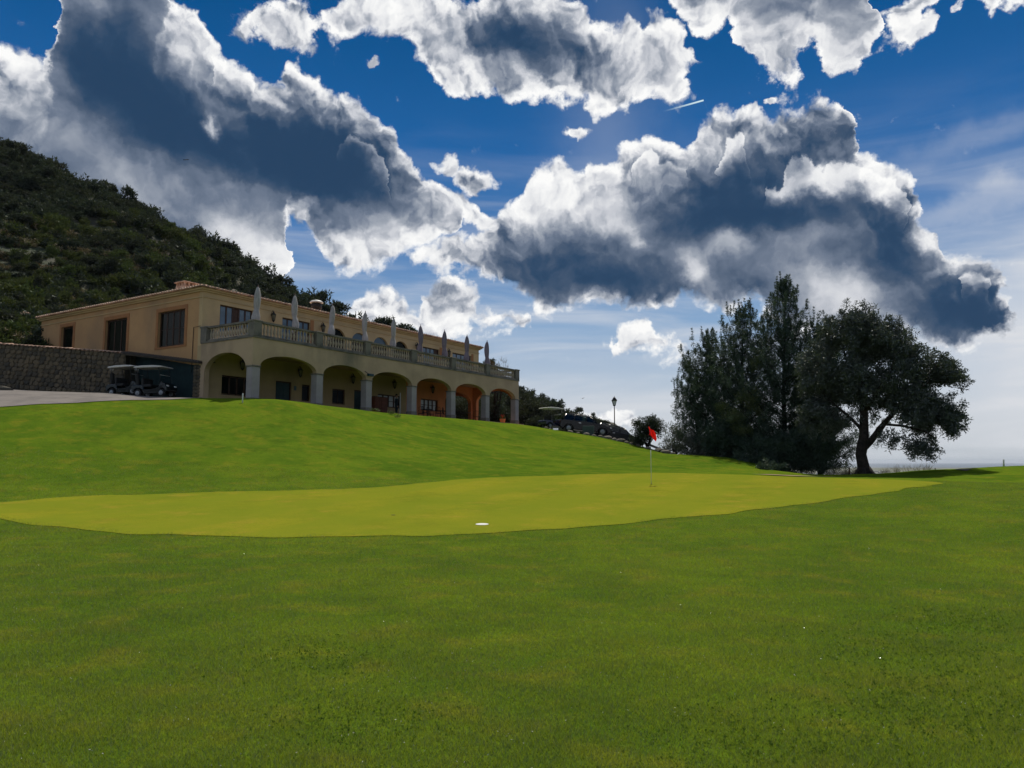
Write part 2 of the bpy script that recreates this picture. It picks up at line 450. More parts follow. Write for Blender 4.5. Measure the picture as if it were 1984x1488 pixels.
def mat_simple(name, c1, c2=None, scale=3.0, rough=0.8, metal=0.0, spec=0.3, detail=5, bmp=0.0, bscale=40.0, lo=0.35, hi=0.65, bdist=0.01, kind='Object', stain=None):
    m, t, o = mat_new(name)
    co = coords(t, kind)
    col = c1
    if c2:
        n = noise(t, co, scale, detail, 0.6)
        col = mixc(t, n.step(lo, hi), c1, c2)
    if stain:
        n2 = noise(t, vmath(t, 'MULTIPLY', co, (1, 1, 0.35)), scale * 0.45, 6, 0.65)
        col = mixc(t, n2.step(0.50, 0.78) * stain[1], col if hasattr(col, 'is_linked') else col, stain[0])
    nm = bump(t, noise(t, co, bscale, 4, 0.6), bmp, bdist) if bmp else None
    bsdf(t, o, col, rough, metal, spec, nm)
    return m

def attr_fac(t, name):
    n = t.nodes.new('ShaderNodeAttribute'); n.attribute_name = name
    return S(t, n.outputs['Fac'])

def island_rand(t):
    return S(t, t.nodes.new('ShaderNodeNewGeometry').outputs['Random Per Island'])

def obj_rand(t):
    return S(t, t.nodes.new('ShaderNodeObjectInfo').outputs['Random'])

# ------------------------------------------------------------------ terrain height (thin plate spline through surveyed points)
def tps_fit(P, lam=0.02):
    P = np.array(P, float); xy = P[:, :2]; n = len(P)
    d = np.linalg.norm(xy[:, None] - xy[None], axis=2)
    K = np.where(d > 0, d * d * np.log(d + 1e-12), 0) + lam * np.eye(n)
    A = np.zeros((n + 3, n + 3)); A[:n, :n] = K
    A[:n, n] = 1; A[:n, n + 1:] = xy; A[n, :n] = 1; A[n + 1:, :n] = xy.T
    w = np.linalg.solve(A, np.concatenate([P[:, 2], [0, 0, 0]]))
    def f(x, y):
        x = np.asarray(x, float); y = np.asarray(y, float); sh = x.shape
        q = np.stack([x.ravel(), y.ravel()], 1); o = np.empty(len(q))
        for i in range(0, len(q), 20000):
            dd = np.linalg.norm(q[i:i + 20000, None] - xy[None], axis=2)
            o[i:i + 20000] = (dd * dd * np.log(dd + 1e-12)) @ w[:n] + w[n] + q[i:i + 20000] @ w[n + 1:]
        return o.reshape(sh)
    return f

ctl = []
for x in (-30, -15, -5, 0, 5, 15, 30):
    for y in (-10, 0, 6, 11): ctl.append((x, y, 0.0 if x < 12 else (x - 12) * 0.006 * max(y, 0) / 11))
def plane(Y): return 0.055 * Y - 0.764
for px, py, Y in ((500, 1041, 15.6), (1000, 1031, 16.0), (1300, 1005, 18.3), (1500, 985, 20.6), (1700, 957, 25.0), (1830, 937, 28.7), (60, 1015, 17.7), (0, 972, 22.3), (300, 958, 24.6),
                  (640, 950, 25.9), (920, 926, 31.3), (1100, 921, 32.9), (1350, 918, 33.9), (1600, 926, 31.5), (1750, 930, 30.4), (700, 990, 20), (1262, 937, 28.6), (1100, 960, 24), (300, 1000, 19)):
    x = pt(px, py, Y)[0]; ctl.append((x, Y, plane(Y)))
for px, py, Y in ((0, 793, 36), (150, 783, 38), (330, 776.5, 41), (480, 776.5, 42), (620, 785.5, 45.6), (717, 796, 50), (800, 803.5, 54), (900, 812, 59), (1000, 822, 65), (1090, 835.5, 62), (1150, 845, 59.5),
                  (1225, 861, 56), (1300, 881, 52), (1370, 886, 50), (1440, 891, 46.5),
                  (500, 870, 33), (480, 815, 38), (0, 880, 29), (0, 825, 33), (250, 875, 31), (250, 810, 36), (650, 880, 34), (650, 815, 42), (800, 870, 38), (800, 825, 48), (950, 885, 40), (950, 840, 52), (1100, 885, 45), (1090, 855, 53), (1225, 890, 45),
                  (1300, 903, 41), (1400, 908, 40), (1460, 910, 40),
                  (1520, 921, 38), (1600, 921.5, 38.5), (1675, 918.5, 40), (1760, 913.5, 41), (1830, 910, 42.5), (1900, 908, 44), (1984, 905, 45), (2150, 903, 45), (1984, 935, 30), (1984, 985, 19), (1830, 990, 19.5),
                  (2300, 950, 24), (-300, 800, 34), (-300, 900, 26), (-300, 1000, 17)):
    ctl.append(pt(px, py, Y))
# building terrace, car park and path
ctl += [(-13, 43.0, 5.0), (-19, 50, 4.95), (-10, 55, 4.95), (-3, 66, 4.95), (2, 74, 4.7), (-26, 62, 5.5), (-18, 75, 5.0), (-5, 85, 4.6)]
ctl += [pt(40, 757, 50), pt(120, 762, 48), pt(240, 767, 47.5), (-46, 50, 7.6), (-60, 50, 9.0), (-45, 30, 3.5), (-60, 20, 3.0)]
ctl += [(6, 72, 4.0), (10, 70, 2.9), (14, 66, 1.5), (13, 60, 1.8), (6, 82, 3.6), (20, 66, 0.0), (25, 62, -1.5), (14, 80, 0.5), (19.0, 50, 0.35), (21.5, 52, -0.3), (14.5, 56, 1.4), pt(1675, 922, 44.5), pt(1600, 926, 43.5), pt(1760, 918, 45.5), (28, 52, 0.3), (36, 54, 0.2), (20, 72, -2.5), (30, 66, -3.5), (42, 70, -5.0), (30, 90, -10), (10, 100, -2),
        (50, 90, -12), (60, 60, -3), (60, 40, 0.8), (60, 10, 0.6), (45, 0, 0.3), (-20, 110, 3), (10, 130, -12), (50, 130, -25)]
H_lawn = tps_fit(ctl)

def grid_mesh(name, xs, ys, fz, mat, mask=None, attrs=None):
    X, Y = np.meshgrid(xs, ys); Z = fz(X, Y)
    V = np.stack([X, Y, Z], -1).reshape(-1, 3)
    nx, ny = len(xs), len(ys)
    i = np.arange(nx * ny).reshape(ny, nx)
    F = np.stack([i[:-1, :-1], i[:-1, 1:], i[1:, 1:], i[1:, :-1]], -1).reshape(-1, 4)
    if mask is not None:
        c = V[F].mean(1); F = F[mask(c[:, 0], c[:, 1])]
        used = np.unique(F); re = -np.ones(len(V), int); re[used] = np.arange(len(used)); V = V[used]; F = re[F]
    return np_mesh(name, V, F, mat, smooth=True)

# green outline, traced on the slope z = plane(y)
def on_plane(px, py):
    a = pt(px, py, 1.0); v = a[2] - CAM_H; u = a[0]
    Y = (-0.764 - CAM_H) / (v - 0.055)
    return (u * Y, Y)
green_px = [(-90, 985), (0, 972), (150, 962), (400, 955), (640, 950), (740, 944), (850, 934), (920, 926), (1000, 924), (1100, 921), (1200, 918), (1300, 917), (1400, 917.5), (1500, 921), (1600, 926), (1700, 928.5), (1780, 931),
            (1832, 936), (1800, 943), (1750, 950), (1700, 957), (1600, 971), (1500, 985), (1400, 996), (1300, 1006), (1150, 1020), (1000, 1031), (850, 1038), (700, 1041), (450, 1041), (300, 1037), (200, 1032), (60, 1016), (0, 1006), (-90, 995)]
green = [on_plane(*p) for p in green_px]
G = np.array(green)
# smooth closed outline
def chaikin(P, k):
    for _ in range(k):
        Q = np.roll(P, -1, 0); P = np.stack([P * .75 + Q * .25, P * .25 + Q * .75], 1).reshape(-1, 2)
    return P
G = chaikin(G, 2)
G = G + 0.10 * np.stack([np.sin(G[:, 1] * 2.7 + G[:, 0] * 1.1), np.sin(G[:, 0] * 1.9 + 1.0) + .6 * np.sin(G[:, 0] * 4.3)], 1)
def inside(x, y, P):
    x = np.asarray(x, float); r = np.zeros(x.shape, bool)
    for (x0, y0), (x1, y1) in zip(P, np.roll(P, -1, 0)):
        c = (y0 > y) != (y1 > y)
        if y0 != y1: r ^= c & (x < (x1 - x0) * (y - y0) / (y1 - y0) + x0)
    return r
def dist_poly(x, y, P):
    x = np.asarray(x, float); d = np.full(x.shape, 1e9)
    for (x0, y0), (x1, y1) in zip(P, np.roll(P, -1, 0)):
        ex, ey = x1 - x0, y1 - y0
        t = np.clip(((x - x0) * ex + (y - y0) * ey) / (ex * ex + ey * ey + 1e-12), 0, 1)
        d = np.minimum(d, np.hypot(x - x0 - t * ex, y - y0 - t * ey))
    return d

def lawn_z(x, y):
    return H_lawn(x, y)

# ------------------------------------------------------------------ ground materials
def grass_mat(name, a, b, c, dark, mow=None, bm=0.5, blade=False, transl=0.55, gloss=0.12):
    m, t, o = mat_new(name)
    co = coords(t, 'Object')
    big = noise(t, co, 0.30, 5, 0.65)
    mid = noise(t, co, 1.3, 5, 0.6)
    fine = noise(t, co, 26.0, 4, 0.7)
    col = mixc(t, big.step(0.36, 0.64), a, b)
    col = mixc(t, mid.step(0.48, 0.72) * 0.75, col, c)
    if blade:
        rn = attr_fac(t, 'rnd')
        col = mixc(t, rn.step(0.80, 1.0) * 0.8, col, (0.19, 0.19, 0.07))
        col = mixc(t, rn.step(0.28, 0.0) * 0.65, col, dark)
        pb = noise(t, co, 0.9, 7, 0.7)
        col = mixc(t, pb.step(0.53, 0.68) * 0.55, col, (0.060, 0.120, 0.014))
        pc = noise(t, vmath(t, 'ADD', co, (17.0, 3.0, 0.0)), 0.7, 7, 0.7)
        col = mixc(t, pc.step(0.57, 0.70) * 0.50, col, (0.23, 0.19, 0.045))
    else:
        col = mixc(t, fine.step(0.55, 0.30) * 0.7, col, dark)
        patch = noise(t, co, 0.55, 8, 0.72)
        col = mixc(t, patch.step(0.50, 0.66) * 0.42, col, dark)
        tuf = noise(t, co, 3.2, 5, 0.75)
        col = mixc(t, tuf.step(0.50, 0.72) * (0.28 if mow else 0.55), col, dark)
        col = mixc(t, tuf.step(0.42, 0.26) * (0.20 if mow else 0.40), col, (0.16, 0.185, 0.02))
    if mow:
        w = t.nodes.new('ShaderNodeTexWave'); w.wave_type = 'BANDS'; w.bands_direction = 'X'
        w.inputs['Scale'].default_value = mow; w.inputs['Distortion'].default_value = 0.6; w.inputs['Detail'].default_value = 1
        rt = t.nodes.new('ShaderNodeMapping'); rt.inputs['Rotation'].default_value = (0, 0, R(24)); t.links.new(co, rt.inputs[0]); t.links.new(rt.outputs[0], w.inputs['Vector'])
        col = mixc(t, S(t, w.outputs['Fac']).step(0.35, 0.65) * 0.55, col, b)
    d = t.nodes.new('ShaderNodeBsdfDiffuse'); t.links.new(col, d.inputs['Color'])
    tl = t.nodes.new('ShaderNodeBsdfTranslucent'); t.links.new(mixc(t, 0.5, col, (0.20, 0.25, 0.01), 'MIX'), tl.inputs['Color'])
    gl = t.nodes.new('ShaderNodeBsdfGlossy'); gl.inputs['Roughness'].default_value = 0.36; gl.inputs['Color'].default_value = (0.9, 0.9, 0.8, 1)
    if not blade:
        nm = bump(t, fine + mid * 1.5, bm, 0.03)
        for q in (d, gl): t.links.new(nm, q.inputs['Normal'])
    m1 = t.nodes.new('ShaderNodeMixShader'); m1.inputs[0].default_value = transl if blade else 0.0
    t.links.new(d.outputs[0], m1.inputs[1]); t.links.new(tl.outputs[0], m1.inputs[2])
    m2 = t.nodes.new('ShaderNodeMixShader'); m2.inputs[0].default_value = gloss
    t.links.new(m1.outputs[0], m2.inputs[1]); t.links.new(gl.outputs[0], m2.inputs[2])
    t.links.new(m2.outputs[0], o.inputs['Surface'])
    return m

M_lawn = grass_mat('lawn_grass', (0.112, 0.168, 0.012), (0.070, 0.128, 0.010), (0.168, 0.168, 0.016), (0.036, 0.074, 0.008), gloss=0.0)
M_blade = grass_mat('grass_blades', (0.235, 0.300, 0.022), (0.145, 0.235, 0.020), (0.320, 0.300, 0.040), (0.050, 0.095, 0.014), blade=True, gloss=0.07)
M_green = grass_mat('green_turf', (0.212, 0.214, 0.017), (0.158, 0.188, 0.015), (0.258, 0.212, 0.026), (0.115, 0.145, 0.012), mow=0.10, bm=0.08, gloss=0.0)
M_scrubland = mat_simple('scrubland_soil', (0.042, 0.060, 0.032), (0.085, 0.078, 0.058), 0.25, 0.95, bmp=0.8, bscale=1.5, bdist=0.5)
M_plain = mat_simple('plain_land', (0.10, 0.11, 0.07), (0.20, 0.19, 0.15), 0.006, 0.95, lo=0.4, hi=0.7, detail=9)
M_path = mat_simple('path_concrete', (0.185, 0.165, 0.15), (0.13, 0.117, 0.108), 0.8, 0.9, bmp=0.3, bscale=50)
M_bank = mat_simple('bank_soil', (0.045, 0.075, 0.012), (0.10, 0.085, 0.05), 0.35, 0.95, bmp=0.6, bscale=6, bdist=0.1)
M_dirt = mat_simple('dirt', (0.26, 0.18, 0.10), (0.20, 0.14, 0.08), 2.0, 0.95, bmp=0.4, bscale=20)

# ------------------------------------------------------------------ ground sheets
xs = np.concatenate([np.arange(-70, -32, 2.0), np.arange(-32, 34, 0.33), np.arange(34, 75, 2.0)])
ys = np.concatenate([np.arange(-12, 4, 1.0), np.arange(4, 62, 0.33), np.arange(62, 132, 1.0)])
def micro(x, y):
    return 0.012 * np.sin(x * 2.1 + 1.3 * np.sin(y * 1.7)) * np.sin(y * 1.9 + x * .6) + 0.02 * np.sin(x * .7 + 2) * np.sin(y * .8 + .5 * x)
def in_green_soft(x, y):
    d = dist_poly(x, y, G); return np.where(inside(x, y, G), np.clip((d - 0.25) / 0.8, 0, 1), 0)
def lawn_surface(x, y):
    g = in_green_soft(x, y)
    return (lawn_z(x, y) + micro(x, y) * np.clip(dist_poly(x, y, G) / 1.5, 0, 1)) * (1 - g) + g * (plane(y) - 0.05)
link('lawn', grid_mesh('lawn', xs, ys, lawn_surface, M_lawn))['kind'] = 'structure'

gx = np.arange(G[:, 0].min(), G[:, 0].max(), 0.25); gy = np.arange(G[:, 1].min(), G[:, 1].max(), 0.2)
bmg = bmesh.new()
Gf = chaikin(G, 1)
vs_ = [bmg.verts.new((x, y, 0)) for x, y in Gf]
bmg.faces.new(vs_)
bmesh.ops.triangulate(bmg, faces=bmg.faces)
for ax, lo_, hi_, st in (((1, 0, 0), G[:, 0].min(), G[:, 0].max(), 1.0), ((0, 1, 0), G[:, 1].min(), G[:, 1].max(), 0.8)):
    for k in np.arange(lo_ + st, hi_, st):
        bmesh.ops.bisect_plane(bmg, geom=bmg.verts[:] + bmg.edges[:] + bmg.faces[:], plane_co=(ax[0] * k, ax[1] * k, 0), plane_no=ax)
vx = np.array([v.co[:2] for v in bmg.verts]); dd = dist_poly(vx[:, 0], vx[:, 1], Gf)
zz = lawn_z(vx[:, 0], vx[:, 1])
for v, d_, z_ in zip(bmg.verts, dd, zz):
    k = min(1, d_ / 0.8); v.co.z = (z_ + 0.012) * (1 - k) + (plane(v.co.y)) * k
me = bpy.data.meshes.new('putting_green'); bmg.to_mesh(me); bmg.free(); me.materials.append(M_green)
for p in me.polygons: p.use_smooth = True
if me.polygons[0].normal.z < 0: me.flip_normals()
tag(link('putting_green', me), kind='structure')

# hillside at the left
hc = [(-60, 52, 10.5), (-38, 56, 10.0), (-24, 78, 6.5), (-10, 92, 4.5), (0, 100, 2.0)]
for px, py, Y in ((0, 322, 140), (60, 334, 142), (-200, 215, 140), (130, 350, 145), (200, 375, 148), (300, 430, 153), (400, 485, 158), (500, 545, 163), (600, 598, 168), (700, 640, 173), (800, 672, 178), (900, 702, 183), (1000, 764, 190), (1050, 792, 193),
                  (1100, 818, 196), (1180, 852, 200), (1260, 900, 205), (0, 450, 105), (0, 600, 72), (0, 650, 60), (150, 520, 100), (150, 640, 78), (350, 560, 110), (550, 640, 120), (750, 700, 135), (-250, 450, 90), (-250, 620, 60), (950, 790, 150), (1030, 810, 150), (1150, 880, 160)):
    hc.append(pt(px, py, Y))
hc += [(-60, 190, 40), (-20, 230, 20), (30, 260, 0), (-110, 150, 68.5), (-150, 170, 74), (-92, 160, 59), (30, 160, -6), (40, 200, -10), (-120, 220, 49)]
H_hill = tps_fit(hc, 0.5)
rs = np.random.RandomState(4)
_ph = rs.rand(24, 4)
def rough_land(x, y):
    z = 0
    for i, (a, b, c, d) in enumerate(_ph):
        f = 0.08 * 1.17 ** i; th = a * 6.28
        z = z + np.sin((x * np.cos(th) + y * np.sin(th)) * f * 2 + b * 6.28) * 0.55 / (1 + i * .35)
    return z
def hill_z(x, y):
    return H_hill(x, y) + rough_land(x, y) * np.clip((y - 60) / 40, 0.25, 1)
def hill_mask(x, y): return ((y > 58) | (x < -33.5)) & (y > 52) & ~((x > -26) & (y < 72) & (x < 4)) & ~((x > -34) & (y < 54))
link('hillside', grid_mesh('hillside', np.arange(-175, 60, 1.6), np.arange(50, 262, 1.6), hill_z, M_scrubland, hill_mask))['kind'] = 'structure'
# the low plain by the sea, and the sea
def plain_z(x, y): return -42.0 + 0 * x
link('coastal_plain', grid_mesh('coastal_plain', np.linspace(-9000, 9000, 40), np.concatenate([np.linspace(60, 6500, 40)]), lambda x, y: -42 + 1.5 * np.sin(x * .003) * np.sin(y * .004), M_plain))['kind'] = 'structure'
M_sea, t_, o_ = mat_new('sea_water')
bsdf(t_, o_, (0.012, 0.04, 0.07), 0.35, 0, 0.5, bump(t_, noise(t_, coords(t_), 0.02, 6, 0.6), 0.6, 3.0))
link('sea', grid_mesh('sea', np.linspace(-45000, 45000, 10), np.linspace(-4000, 48000, 10), lambda x, y: -44.5 + 0 * x, M_sea))['kind'] = 'structure'

# ------------------------------------------------------------------ building materials
M_ochre = mat_simple('ochre_render', (0.58, 0.335, 0.155), (0.50, 0.285, 0.135), 0.5, 0.92, bmp=0.15, bscale=30, stain=((0.30, 0.20, 0.12), 0.8))
M_tan = mat_simple('tan_render', (0.62, 0.44, 0.235), (0.53, 0.37, 0.20), 0.5, 0.92, bmp=0.15, bscale=30, stain=((0.33, 0.25, 0.15), 0.5))
M_arc = mat_simple('arcade_render', (0.52, 0.375, 0.235), (0.42, 0.30, 0.19), 0.45, 0.92, bmp=0.15, bscale=30, stain=((0.16, 0.145, 0.10), 0.9))
M_pillar = mat_simple('pillar_render', (0.36, 0.32, 0.315), (0.29, 0.26, 0.255), 0.8, 0.9, bmp=0.1, bscale=30, stain=((0.30, 0.27, 0.24), 0.5))
M_arc_in = mat_simple('arcade_inner_render', (0.50, 0.37, 0.20), (0.42, 0.31, 0.17), 0.5, 0.92, stain=((0.25, 0.19, 0.12), 0.6))
M_orange = mat_simple('orange_render', (0.70, 0.27, 0.11), (0.62, 0.23, 0.10), 0.8, 0.9, bmp=0.1, bscale=30)
M_surround = mat_simple('orange_surround', (0.42, 0.19, 0.075), (0.36, 0.16, 0.07), 1.5, 0.9)
M_stone_rail = mat_simple('balustrade_stone', (0.21, 0.185, 0.15), (0.10, 0.095, 0.085), 1.4, 0.95, bmp=0.4, bscale=18, lo=0.4, hi=0.7)
M_baluster = mat_simple('baluster_stone', (0.42, 0.34, 0.25), (0.24, 0.22, 0.19), 2.2, 0.95, bmp=0.3, bscale=25, lo=0.42, hi=0.68)
M_tile = mat_simple('clay_tile', (0.66, 0.46, 0.34), (0.42, 0.26, 0.18), 2.5, 0.8, bmp=0.2, bscale=20, lo=0.4, hi=0.6)
M_wood = mat_simple('dark_wood', (0.075, 0.035, 0.020), (0.045, 0.022, 0.014), 6.0, 0.6, bmp=0.1, bscale=60)
M_teal = mat_simple('teal_door_paint', (0.015, 0.055, 0.065), (0.012, 0.040, 0.050), 3.0, 0.5)
M_red_wood = mat_simple('red_brown_wood', (0.20, 0.065, 0.035), (0.14, 0.045, 0.028), 4.0, 0.6)
M_floor = mat_simple('terracotta_floor', (0.48, 0.27, 0.17), (0.40, 0.22, 0.14), 2.0, 0.7)
M_iron = mat_simple('black_iron', (0.018, 0.018, 0.020), (0.028, 0.026, 0.024), 8.0, 0.5, metal=0.3)
M_canvas = mat_simple('parasol_canvas', (0.46, 0.42, 0.41), (0.36, 0.33, 0.32), 3.0, 0.9, bmp=0.3, bscale=14, stain=((0.34, 0.31, 0.30), 0.6))
M_lilac = mat_simple('parasol_lilac_canvas', (0.24, 0.20, 0.23), (0.19, 0.16, 0.19), 3.0, 0.9, bmp=0.3, bscale=14)
M_white = mat_simple('white_paint', (0.72, 0.72, 0.69), (0.60, 0.60, 0.57), 4.0, 0.5)
M_sign = mat_simple('blue_plate', (0.10, 0.16, 0.20), None)
def glass(name, col, rough=0.06, spec=0.9):
    m, t, o = mat_new(name)
    n = noise(t, coords(t), 1.2, 2, 0.5)
    bsdf(t, o, mixc(t, n.step(0.35, 0.65), col, tuple(c * 0.7 for c in col)), rough, 0, spec, bump(t, noise(t, coords(t), 2.0, 2, 0.4), 0.04, 0.02))
    return m
M_pane_dark = glass('dark_window_glass', (0.006, 0.009, 0.007), 0.10, 0.08)
M_pane_sky = glass('sky_curtain_window_glass', (0.12, 0.19, 0.26), 0.12, 0.5)  # sky reflection and curtain tone both put into the blue pane colour
M_pane_light = glass('pale_reflection_glass', (0.40, 0.44, 0.43), 0.2)  # reflected brightness put into the pane colour itself
M_amber = glass('lantern_glass', (0.25, 0.22, 0.14), 0.25, 0.5)

# ------------------------------------------------------------------ clubhouse
P1 = Vector((-14.97, 44.0, 5.0)); BANG = R(57.63)
def B2W(a, b, z=0.0):
    c, s = math.cos(BANG), math.sin(BANG)
    return Vector((P1.x + a * c - b * s, P1.y + a * s + b * c, P1.z + z))
LT, LM, BD = 29.09, 29.70, 24.0     # terrace length, main block length, far side of the block
BB = 4.80
club = empty('clubhouse', P1, BANG)
tag(club, 'long ochre clubhouse with arcade, balustraded terrace and low clay-tiled roof above the green', 'building')

def wall_panel(x0, x1, z0, z1, holes, th):
    """upright wall in the xz plane, from y=0 to y=th, with rectangular holes"""
    xs_ = sorted({x0, x1} | {h[0] for h in holes} | {h[1] for h in holes}); zs_ = sorted({z0, z1} | {h[2] for h in holes} | {h[3] for h in holes})
    nx, nz = len(xs_) - 1, len(zs_) - 1
    def solid(i, k):
        if not (0 <= i < nx and 0 <= k < nz): return False
        cx, cz = (xs_[i] + xs_[i + 1]) / 2, (zs_[k] + zs_[k + 1]) / 2
        return not any(h[0] < cx < h[1] and h[2] < cz < h[3] for h in holes)
    b = MB()
    for i in range(nx):
        for k in range(nz):
            if not solid(i, k): continue
            X0, X1, Z0, Z1 = xs_[i], xs_[i + 1], zs_[k], zs_[k + 1]
            b.add([(X0, 0, Z0), (X1, 0, Z0), (X1, 0, Z1), (X0, 0, Z1)], [(0, 1, 2, 3)])
            b.add([(X0, th, Z0), (X1, th, Z0), (X1, th, Z1), (X0, th, Z1)], [(3, 2, 1, 0)])
            if not solid(i - 1, k): b.add([(X0, 0, Z0), (X0, th, Z0), (X0, th, Z1), (X0, 0, Z1)], [(3, 2, 1, 0)])
            if not solid(i + 1, k): b.add([(X1, 0, Z0), (X1, th, Z0), (X1, th, Z1), (X1, 0, Z1)], [(0, 1, 2, 3)])
            if not solid(i, k - 1): b.add([(X0, 0, Z0), (X1, 0, Z0), (X1, th, Z0), (X0, th, Z0)], [(3, 2, 1, 0)])
            if not solid(i, k + 1): b.add([(X0, 0, Z1), (X1, 0, Z1), (X1, th, Z1), (X0, th, Z1)], [(0, 1, 2, 3)])
    return b

def arch_pts(x0, x1, zs, zc, n=18):
    cx, rx, rz_ = (x0 + x1) / 2, (x1 - x0) / 2, zc - zs
    return [(cx - rx * math.cos(math.pi * k / n), zs + rz_ * math.sin(math.pi * k / n)) for k in range(n + 1)]

def arch_fill(b, x0, x1, zs, zc, ztop, y0, y1, n=18):
    """masonry between an arched opening and the level ztop"""
    pts = arch_pts(x0, x1, zs, zc, n)
    for (xa, za), (xb, zb) in zip(pts[:-1], pts[1:]):
        for y, rev in ((y0, False), (y1, True)):
            f = (0, 1, 2, 3)
            b.add([(xa, y, za), (xb, y, zb), (xb, y, ztop), (xa, y, ztop)], [f[::-1] if rev else f])
        b.add([(xa, y0, za), (xa, y1, za), (xb, y1, zb), (xb, y0, zb)], [(0, 1, 2, 3)], True)
    b.add([(x0, y0, ztop), (x1, y0, ztop), (x1, y1, ztop), (x0, y1, ztop)], [(0, 1, 2, 3)])

# front arcade wall
pil = [0.28, 5.24, 9.75, 14.55, 19.35, 24.15, 28.81]
ZI, ZCR, ZT = 2.20, 2.96, 3.82
def arcade(x0, x1, cs, zi, zc, th, mat, name, loc, rz, back=None):
    b = MB()
    edges = [x0] + [v for c in cs for v in (c - .28, c + .28)] + [x1]
    for c in cs:
        b.box(c - .28, c + .28, 0, th, zi, ZT)
    for c, d in zip(cs[:-1], cs[1:]):
        arch_fill(b, c + .28, d - .28, zi, zc, ZT, 0, th)
    return b.build(name, mat, club, loc=loc, rz=rz, fix=False)
arcade(0, LT, pil, ZI, ZCR, .36, M_arc, 'arcade_wall', (0, 0, 0), 0)
# the two end arches of the arcade (their walls stand 3 mm behind the front wall)
s = MB(); s.box(.363, .5, 0, .36, 2.2, ZT)
sb = MB()
for nm, x in (('near', 0.0), ('far', LT - .36)):
    b = MB()
    b.box(x, x + .36, .363, .56, ZI, ZT)
    b.box(x, x + .36, 4.40, BB - .003, 0, ZT)
    pts = arch_pts(.56, 4.40, 2.05, 3.10)
    for (ya, za), (yb, zb) in zip(pts[:-1], pts[1:]):
        for xx, rev in ((x, True), (x + .36, False)):
            f = (0, 1, 2, 3)
            b.add([(xx, ya, za), (xx, yb, zb), (xx, yb, ZT), (xx, ya, ZT)], [f[::-1] if rev else f])
        b.add([(x, ya, za), (x, yb, zb), (x + .36, yb, zb), (x + .36, ya, za)], [(0, 1, 2, 3)], True)
    b.build('arcade_end_wall', M_arc if nm == 'near' else M_orange, club, fix=False)

# pillars with a thin capital and a plinth
pm = MB(); pm.box(-.28, .28, 0, .50, .0, 2.12); pm_me = pm.mesh('pillar', M_pillar, .012)
cap_me = MB().box(-.33, .33, -.05, .55, 2.12, 2.199).mesh('capital', M_stone_rail, .01)
pl_me = MB().box(-.305, .305, -.025, .525, -.4, .32).mesh('plinth', M_stone_rail, .01)
for c in pil:
    p = link('pillar', pm_me, club, loc=(c, 0.0, 0))
    link('capital', cap_me, p); link('plinth', pl_me, p)

# terrace slab, ceiling and floor
MB().box(-.06, LT + .06, -.06, BB - .005, ZT + .004, 3.90).build('terrace_slab', M_stone_rail, club)
MB().box(.365, LT - .365, .365, BB - .005, 3.45, ZT - .002).build('arcade_ceiling', M_arc, club)
MB().box(-.3, LT + .3, -.35, 9.2, -.6, 0.0).build('arcade_floor', M_floor, club)

# main block walls
up_win = [(1.25, 3.80, 3.95, 6.50), (6.23, 8.75, 3.95, 6.48), (21.40, 23.70, 3.95, 6.40), (25.60, 28.50, 3.95, 6.40)]
up_arch = [(c - .87, c + .87) for c in (11.4, 13.78, 16.16, 18.6)]
gr_win = [(1.58, 4.02, .83, 2.06), (8.14, 8.90, .86, 2.02), (11.05, 12.35, .86, 1.97), (15.92, 18.65, .95, 1.95), (21.22, 23.55, .98, 1.95)]
gr_door = [(5.84, 7.20, 0.0, 2.09), (13.30, 14.52, 0.0, 2.06)]
holes = up_win + gr_win + gr_door + [(a, b_, 3.95, 6.46) for a, b_ in up_arch] + [(24.6, 28.5, 0.0, 2.90)]
fw = wall_panel(0, LM, 3.72, 7.1, [h for h in holes if h[3] > 3.8], .34)
for a, b_ in up_arch: arch_fill(fw, a, b_, 5.72, 6.455, 6.46, 0, .34, 14)
fw.build('front_wall', M_tan, club, loc=(0, BB, 0), fix=False)
low = [h for h in holes if h[3] < 3.8]
wall_panel(0, 19.3, 0.0, 3.717, [h for h in low if h[1] < 19.3], .34).build('arcade_rear_wall', M_arc_in, club, loc=(0, BB, 0), fix=False)
lw_ = wall_panel(19.303, LM, 0.0, 3.717, [h for h in low if h[0] > 19.3], .34); arch_fill(lw_, 24.6, 28.5, 1.95, 2.895, 2.90, 0, .34)
lw_.build('arcade_rear_wall', M_orange, club, loc=(0, BB, 0), fix=False)
side_win = [(6.50, 9.30, 3.92, 6.22), (12.80, 15.35, 3.95, 6.30), (19.50, 21.08, 4.15, 6.36)]
sw = wall_panel(0, BD - BB - .343, 0.0, 7.1, [(BD - b1, BD - b0, z0, z1) for b0, b1, z0, z1 in side_win], .34)
sw.build('side_wall', M_ochre, club, loc=(0, BD, 0), rz=R(-90), fix=False)
ew = wall_panel(0, BD - BB - .343, 0.0, 7.1, [(.3, 4.4, 0, 2.9), (7.0, 9.0, 4.8, 6.4)], .34)
arch_fill(ew, .3, 4.4, 1.95, 2.895, 2.90, 0, .34)
ew.build('end_wall', M_orange, club, loc=(LM, BB + .343, 0), rz=R(90), fix=False)
MB().box(.343, LM - .343, BD - .34, BD, 0, 7.1).build('back_wall', M_ochre, club)
